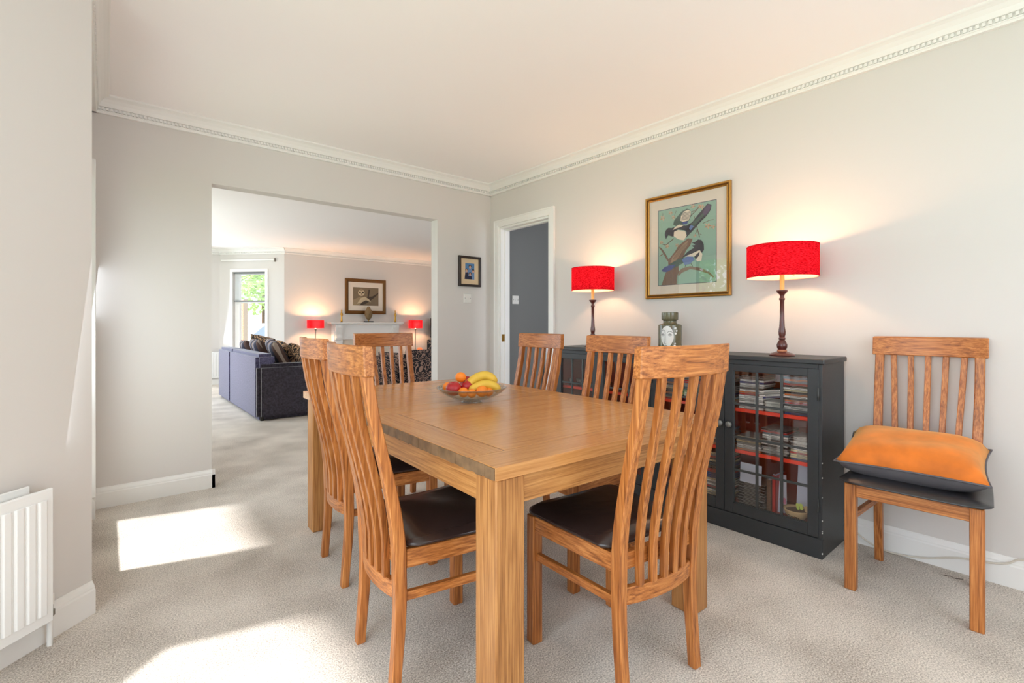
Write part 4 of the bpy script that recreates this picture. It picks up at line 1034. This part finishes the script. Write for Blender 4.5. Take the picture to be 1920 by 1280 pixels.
# fireplace
FX0, FX1, FY = 3.20, 4.69, LY
fp_ = thing('fireplace', 'white painted fireplace surround with bracketed mantel in the lounge', 'fireplace', (FX0, FY, 0)); fw_ = FX1-FX0
MB().box(0, fw_, -.20, 0, 1.105, 1.128).box(.02, fw_-.02, -.18, 0, 1.085, 1.105).build('mantel_shelf', 'trim_white', fp_, bevel=.004)
MB().box(.08, fw_-.08, -.13, 0, .80, 1.085).build('frieze', 'trim_white', fp_, bevel=.003)
m = MB(); m.box(.30, fw_-.30, -.138, -.13, .855, .862).box(.30, fw_-.30, -.138, -.13, 1.02, 1.027).box(.30, .307, -.138, -.13, .862, 1.02).box(fw_-.307, fw_-.30, -.138, -.13, .862, 1.02); m.build('frieze_moulding', 'trim_white', fp_)
for x in (.08, fw_-.08-.17):
    MB().box(x, x+.17, -.13, 0, 0, .80).build('jamb', 'trim_white', fp_, bevel=.004)
    c = MB(); pr = [(-.13, .80), (-.150, .80), (-.158, .84), (-.150, .90), (-.165, .97), (-.180, 1.03), (-.182, 1.083), (-.13, 1.083)]
    c.loft([[(xx, a, b) for a, b in pr] for xx in (x+.02, x+.15)]); cb = c.build('bracket', 'trim_white', fp_)
    for q in range(3):
        c = MB(); c.loft([[(xx, a-.004 if a < -.131 else a, b) for a, b in pr] for xx in (x+.035+q*.035, x+.055+q*.035)]); c.build('flute', 'trim_white', cb)
MB().box(.25, fw_-.25, -.10, 0, .34, .80).box(.25, .42, -.10, 0, 0, .34).box(fw_-.42, fw_-.25, -.10, 0, 0, .34).build('marble_slip', 'mount', fp_)
MB().box(.42, fw_-.42, -.06, -.01, 0, .34).build('firebox', 'hearth_black', fp_)
MB().box(-.02, fw_+.02, -.45, -.13, 0, .045).build('hearth', 'hearth_black', fp_, bevel=.004)
def lounge_z(py, X, Y): return 0
# lounge picture
q0 = at(647, 588, Y=LY-.01); q1 = at(723, 586, Y=LY-.01); q2 = at(647, 521, Y=LY-.01)
ow, oh = q1.x-q0.x, q2.z-q0.z
op = thing('owl_picture', 'gold-framed sepia print of an owl over the lounge fireplace', 'picture', (q0.x, LY-.001, q0.z))
moulding(op, ow, oh, [(0, 0), (0, .02), (.02, .03), (.055, .022), (.065, .012), (.065, 0)], 'gold_dark'); MB().box(.05, ow-.05, -.010, -.001, .05, oh-.05).build('mount', 'mount', op)
for k, c in {'o_bg': (122, 104, 78), 'o_dark': (66, 52, 38), 'o_light': (200, 180, 146), 'o_mid': (152, 132, 100)}.items(): plain(k, srgb(*c), .6)
Fo = lambda pts: [(ow*.185+a*ow*.63, oh*.24+b*oh*.52) for a, b in pts]
flat([('o_bg', Fo(rect(0, 0, 1, 1))), ('o_mid', Fo([(0, 0), (.25, 0), (.55, .35), (.3, .5), (0, .3)])), ('o_dark', Fo([(.25, 0), (.5, .1), (.8, .42), (1, .68), (1, .74), (.75, .52), (.62, .5), (.66, .9), (.6, .9), (.56, .48), (.4, .28)])),
      ('o_light', Fo([(.3, .4), (.45, .5), (.62, .36), (.7, .2), (.5, .3), (.3, .15), (.15, .1)])), ('o_light', Fo(ell(.32, .70, .13, .17))), ('o_dark', Fo(ell(.27, .72, .035, .06))), ('o_dark', Fo(ell(.38, .72, .035, .06))), ('o_dark', Fo([(.31, .66), (.34, .66), (.325, .56)])), ('o_mid', Fo([(.2, .86), (.32, .92), (.44, .86), (.32, .8)]))],
     'print', op, (0, -.0105, 0), (1, 0, 0), (0, 0, 1), (0, -1, 0), step=.0001)
# mantel ornaments
MY = LY-.11
p = at(691, 603, Y=MY); t = thing('stone_head', 'carved stone head ornament on a dark block in the middle of the mantel', 'ornament', (p.x, MY, 1.128))
MB().box(-.085, .085, -.045, .045, 0, .028).build('base', 'dark_base', t, bevel=.004)
MB().tube([(0, 0, .028), (0, 0, .07)], .012, 10).build('pin', 'gilt', t)
MB().lathe([(.02, .055), (.045, .075), (.064, .115), (.072, .17), (.070, .21), (.055, .25), (.038, .265), (.036, .285), (.024, .31), (.004, .318)], 20).build('head', 'stone', t, smooth=True)
m = MB(); m.loft([[(a, -.068, b) for a, b in ((-.008, .13), (.008, .13), (.004, .19), (-.004, .19))], [(a, -.090, b) for a, b in ((-.010, .132), (.010, .132), (.002, .17), (-.002, .17))]]); m.build('nose', 'stone', t)
for s in (-1, 1): MB().lathe([(.004, -.02), (.011, -.01), (.011, .012), (.004, .022)], 8, (s*.070, 0, .15)).build('ear', 'stone', t)
for px, lab in ((640.5, 'slim gilt figurine at the left end of the mantel'), (741, 'slim gilt figurine at the right end of the mantel')):
    p = at(px, 603, Y=MY); t = thing('figurine', lab, 'figurine', (p.x, MY, 1.128), 0, 'gilt figurines on the lounge mantel')
    MB().lathe([(.024, 0), (.024, .012), (.018, .014)], 14).build('base', 'dark_base', t)
    MB().lathe([(.019, .013), (.020, .03), (.014, .08), (.013, .12), (.018, .155), (.013, .185), (.006, .195), (.0115, .208), (.0125, .222), (.006, .236), (.009, .245), (.002, .25)], 14).build('body', 'gilt', t, smooth=True)
    for s in (-1, 1): MB().tube([(s*.015, 0, .178), (s*.022, -.006, .145), (s*.012, -.018, .12)], .0045, 7).build('arm', 'gilt', t, smooth=True)
# lounge lamps on side tables
def side_table(loc, label, w=.42, d=.40, h=.55, top='plastic_white', leg='dark_base'):
    t = thing('side_table', label, 'table', loc)
    MB().box(-w/2, w/2, -d/2, d/2, h-.03, h).build('table_top', top, t, bevel=.003)
    for sx in (-1, 1):
        for sy in (-1, 1): MB().box(sx*(w/2-.03)-.012, sx*(w/2-.03)+.012, sy*(d/2-.03)-.012, sy*(d/2-.03)+.012, 0, h-.03).build('leg', leg, t)
    return t
def lounge_lamp(px0, px1, Y, label, base_z):
    a = at(px0, 608, Y=Y); b = at(px1, 608, Y=Y); x = (a.x+b.x)/2; d_ = x*.6428+Y*.766
    w = (px1-px0)*d_/908/1.0; z1 = 1.1+(607-600)*d_/908; z0 = 1.1-(615-607)*d_/908
    t = thing('table_lamp', label, 'lamp', (x, Y, base_z), 0, 'lamps either side of the lounge fireplace')
    MB().lathe([(.07, 0), (.07, .008), (.012, .02), (.008, .03), (.008, z0-base_z-.05), (.020, z0-base_z-.03), (.022, z0-base_z-.012), (.008, z0-base_z)], 20).build('stem', 'metal_grey', t, smooth=True, auto=.8)
    hw = w/2*.92; hd = .07; zz = z1-base_z; z_ = z0-base_z
    m = MB()
    for cc in (((-hw, -hd), (hw, -hd)), ((hw, -hd), (hw, hd)), ((hw, hd), (-hw, hd)), ((-hw, hd), (-hw, -hd))):
        (ax, ay), (bx_, by) = cc; m.add([(ax, ay, z_), (bx_, by, z_), (bx_, by, zz), (ax, ay, zz)], [(0, 1, 2, 3)])
    m.build('shade', 'red_shade', t)
    MB().lathe([(.006, z_), (.022, z_+.03), (.022, z_+.06), (.003, z_+.08)], 12).build('bulb', 'bulb', t, smooth=True)
    l = lamp('POINT', 'lamp_bulb_light', (0, 0, z_+.07), (0, 0, 0), 34, (1, .52, .26), shadow_soft_size=.03); l.parent = t
    return x
x = lounge_lamp(577, 606, 9.06, 'red-shaded lamp to the left of the lounge fireplace', .55)
side_table((x, 8.95, 0), 'small table under the left lounge lamp', leg='metal_grey')
x = lounge_lamp(767, 791, 9.06, 'red-shaded lamp to the right of the lounge fireplace', .55)
side_table((x, 8.95, 0), 'small white-topped table under the right lounge lamp')
# armchair
AX, AY = 3.72, 7.0
ac = thing('armchair', 'armchair in black and beige floral fabric beside the lounge fireplace', 'armchair', (AX, AY, 0), R(8))
rounded('seat', -.30, .30, -.30, .32, .14, .46, 'damask_chair', ac, .05)
rounded('arm', -.44, -.29, -.34, .34, .10, .66, 'damask_chair', ac, .06)
rounded('arm', .29, .44, -.34, .34, .10, .66, 'damask_chair', ac, .06)
rounded('backrest', -.36, .40, -.42, -.26, .12, .70, 'damask_chair', ac, .06)
rounded('wing', .30, .44, -.40, -.02, .60, .90, 'damask_chair', ac, .06)
for x in (-.36, .34):
    for y in (-.34, .26): MB().box(x, x+.04, y, y+.04, 0, .13).build('leg', 'dark_base', ac)
p = at(787, 661, Y=8.2); tt = side_table((p.x, 8.2, 0), 'round-edged pale side table behind the floral armchair', .44, .36, p.z)
t = thing('candle_pot', 'orange glass candle pot on the pale side table', 'candle', (p.x, 8.2, p.z))
MB().lathe([(.030, 0), (.048, .02), (.052, .05), (.045, .085), (.030, .10)], 18).build('pot', 'orange_wax', t, smooth=True)
p = at(702, 672, Y=8.9); t = thing('pillar_candle', 'tall candle lantern glowing at the side of the hearth', 'candle', (p.x, 8.9, .045))
MB().lathe([(.05, 0), (.05, .02), (.03, .03), (.03, .30), (.05, .31), (.05, .43), (.02, .44)], 16).build('stand', 'metal_grey', t, smooth=True, auto=.7)
MB().lathe([(.032, .44), (.032, .62), (.028, .622)], 16).build('wax', 'candle', t, smooth=True, auto=.7); MB().lathe([(.003, .622), (.010, .64), (.006, .66), (.001, .68)], 8).build('flame', 'flame', t, smooth=True)
p = at(809, 630, Y=9.1); t = thing('television', 'black television edge at the right end of the lounge wall', 'television', (p.x+.45, 9.05, .6))
MB().box(-.50, .50, -.02, .02, .0, .62).build('screen', 'hearth_black', t, bevel=.004); MB().box(-.2, .2, -.1, .1, -.06, -.04).build('stand', 'hearth_black', t)
MB().box(-.03, .03, -.02, .02, -.04, .0).build('neck', 'hearth_black', t)
t = thing('media_unit', 'low dark unit under the lounge television', 'cabinet', (p.x+.45, 9.0, 0)); MB().box(-.6, .6, -.2, .2, 0, .54).build('body', 'dark_base', t, bevel=.004); MB().box(-.58, .58, -.206, -.2, .05, .5).build('door', 'dark_base', t, bevel=.003)
# lounge radiator by the bay
p0 = at(413, 700, Y=DY-.06); t = thing('radiator', 'white radiator under the lounge bay window behind the sofa', 'radiator', (1.00, DY, 0))
MB().box(0, .62, -.075, -.06, .13, .60).build('front_panel', 'radiator', t, bevel=.003)
for i in range(15): MB().box(.02+i*.04, .045+i*.04, -.082, -.075, .16, .57).build('rib', 'radiator', t, bevel=.002)
MB().box(.1, .14, -.06, -.02, .2, .5).build('bracket', 'radiator', t); MB().tube([(.64, -.06, 0), (.64, -.06, .15)], .008, 8).build('pipe', 'trim_white', t)

# ------------------------------------------------------------------ outdoors
struct(MB().box(-30, -1.4, -20, 45, -.30, -.25).build('ground_garden', 'grass'))
struct(MB().box(-1.4, 30, 10.5, 45, -.30, -.25).build('ground_street', 'paving'))
def tree(label, loc, h, r, seed, n=2600):
    t = thing('tree', label, 'tree', loc); rr = random.Random(seed)
    MB().tube([(0, 0, 0), (.05, .02, h*.3), (0, .05, h*.62)], .1, 8, [.14, .11, .06]).build('trunk', 'bark', t, smooth=True)
    m = MB(); cl = [(rr.uniform(-.6, .6)*r, rr.uniform(-.6, .6)*r, h-r*rr.uniform(.1, 1.5), r*rr.uniform(.35, .6)) for _ in range(14)]
    for i in range(n):
        cx, cy, cz, cr_ = rr.choice(cl); d = Vector((rr.gauss(0, 1), rr.gauss(0, 1), rr.gauss(0, 1))).normalized()*cr_*rr.uniform(.6, 1)
        c = Vector((cx, cy, cz))+d; a = Vector((rr.gauss(0, 1), rr.gauss(0, 1), rr.gauss(0, 1))).normalized()*.09; b = a.cross(Vector((rr.gauss(0, 1), rr.gauss(0, 1), 1))).normalized()*.06
        m.add([c-a, c-b, c+a, c+b], [(0, 1, 2, 3)])
    o = m.build('foliage', 'leaf_green', t); o['kind'] = 'stuff'
tree('leafy garden tree outside the dining room window', (-6.5, 6.6, -.25), 4.2, 1.6, 1)
tree('second leafy garden tree farther along outside the dining room', (-7.5, 9.8, -.25), 4.6, 1.8, 2)
tree('street tree seen through the lounge bay window', (4.55, 20.0, -.25), 4.6, 1.5, 3)
bw = struct(MB().box(2.20, 2.27, 11.3, 11.8, -.25, 1.62).build('trim_brick_pier', 'mortar'))
for j in range(24):
    for k in range(2):
        y = 11.3+k*.25; o = MB().box(2.195, 2.275, y+.005, y+.24, -.24+j*.077, -.24+j*.077+.067).build('brick', 'brick', bw)
car = thing('car', 'pale car parked in the street beyond the lounge window', 'car', (4.2, 17.0, -.25), R(6))
m = MB(); sidep = [(-2.0, .30), (-2.05, .62), (-1.9, .82), (-1.1, .92), (-.6, 1.36), (.7, 1.38), (1.35, .95), (1.95, .84), (2.05, .60), (2.0, .30)]
m.loft([[(a, y, b) for a, b in sidep] for y in (-.8, .8)]); m.build('body', 'car_paint', car, bevel=.05, segs=2)
m = MB(); m.loft([[(a, y, b) for a, b in ((-1.0, .94), (-.58, 1.30), (.66, 1.32), (1.2, .96))] for y in (-.805, .805)]); m.build('side_window', 'car_glass', car)
for x in (-1.3, 1.25):
    for y in (-.72, .72): MB().lathe([(.12, -.09), (.32, -.09), (.33, 0), (.32, .09), (.12, .09)], 20).build('wheel', 'tyre', car, loc=(x, y, .33), rot=(R(90), 0, 0))
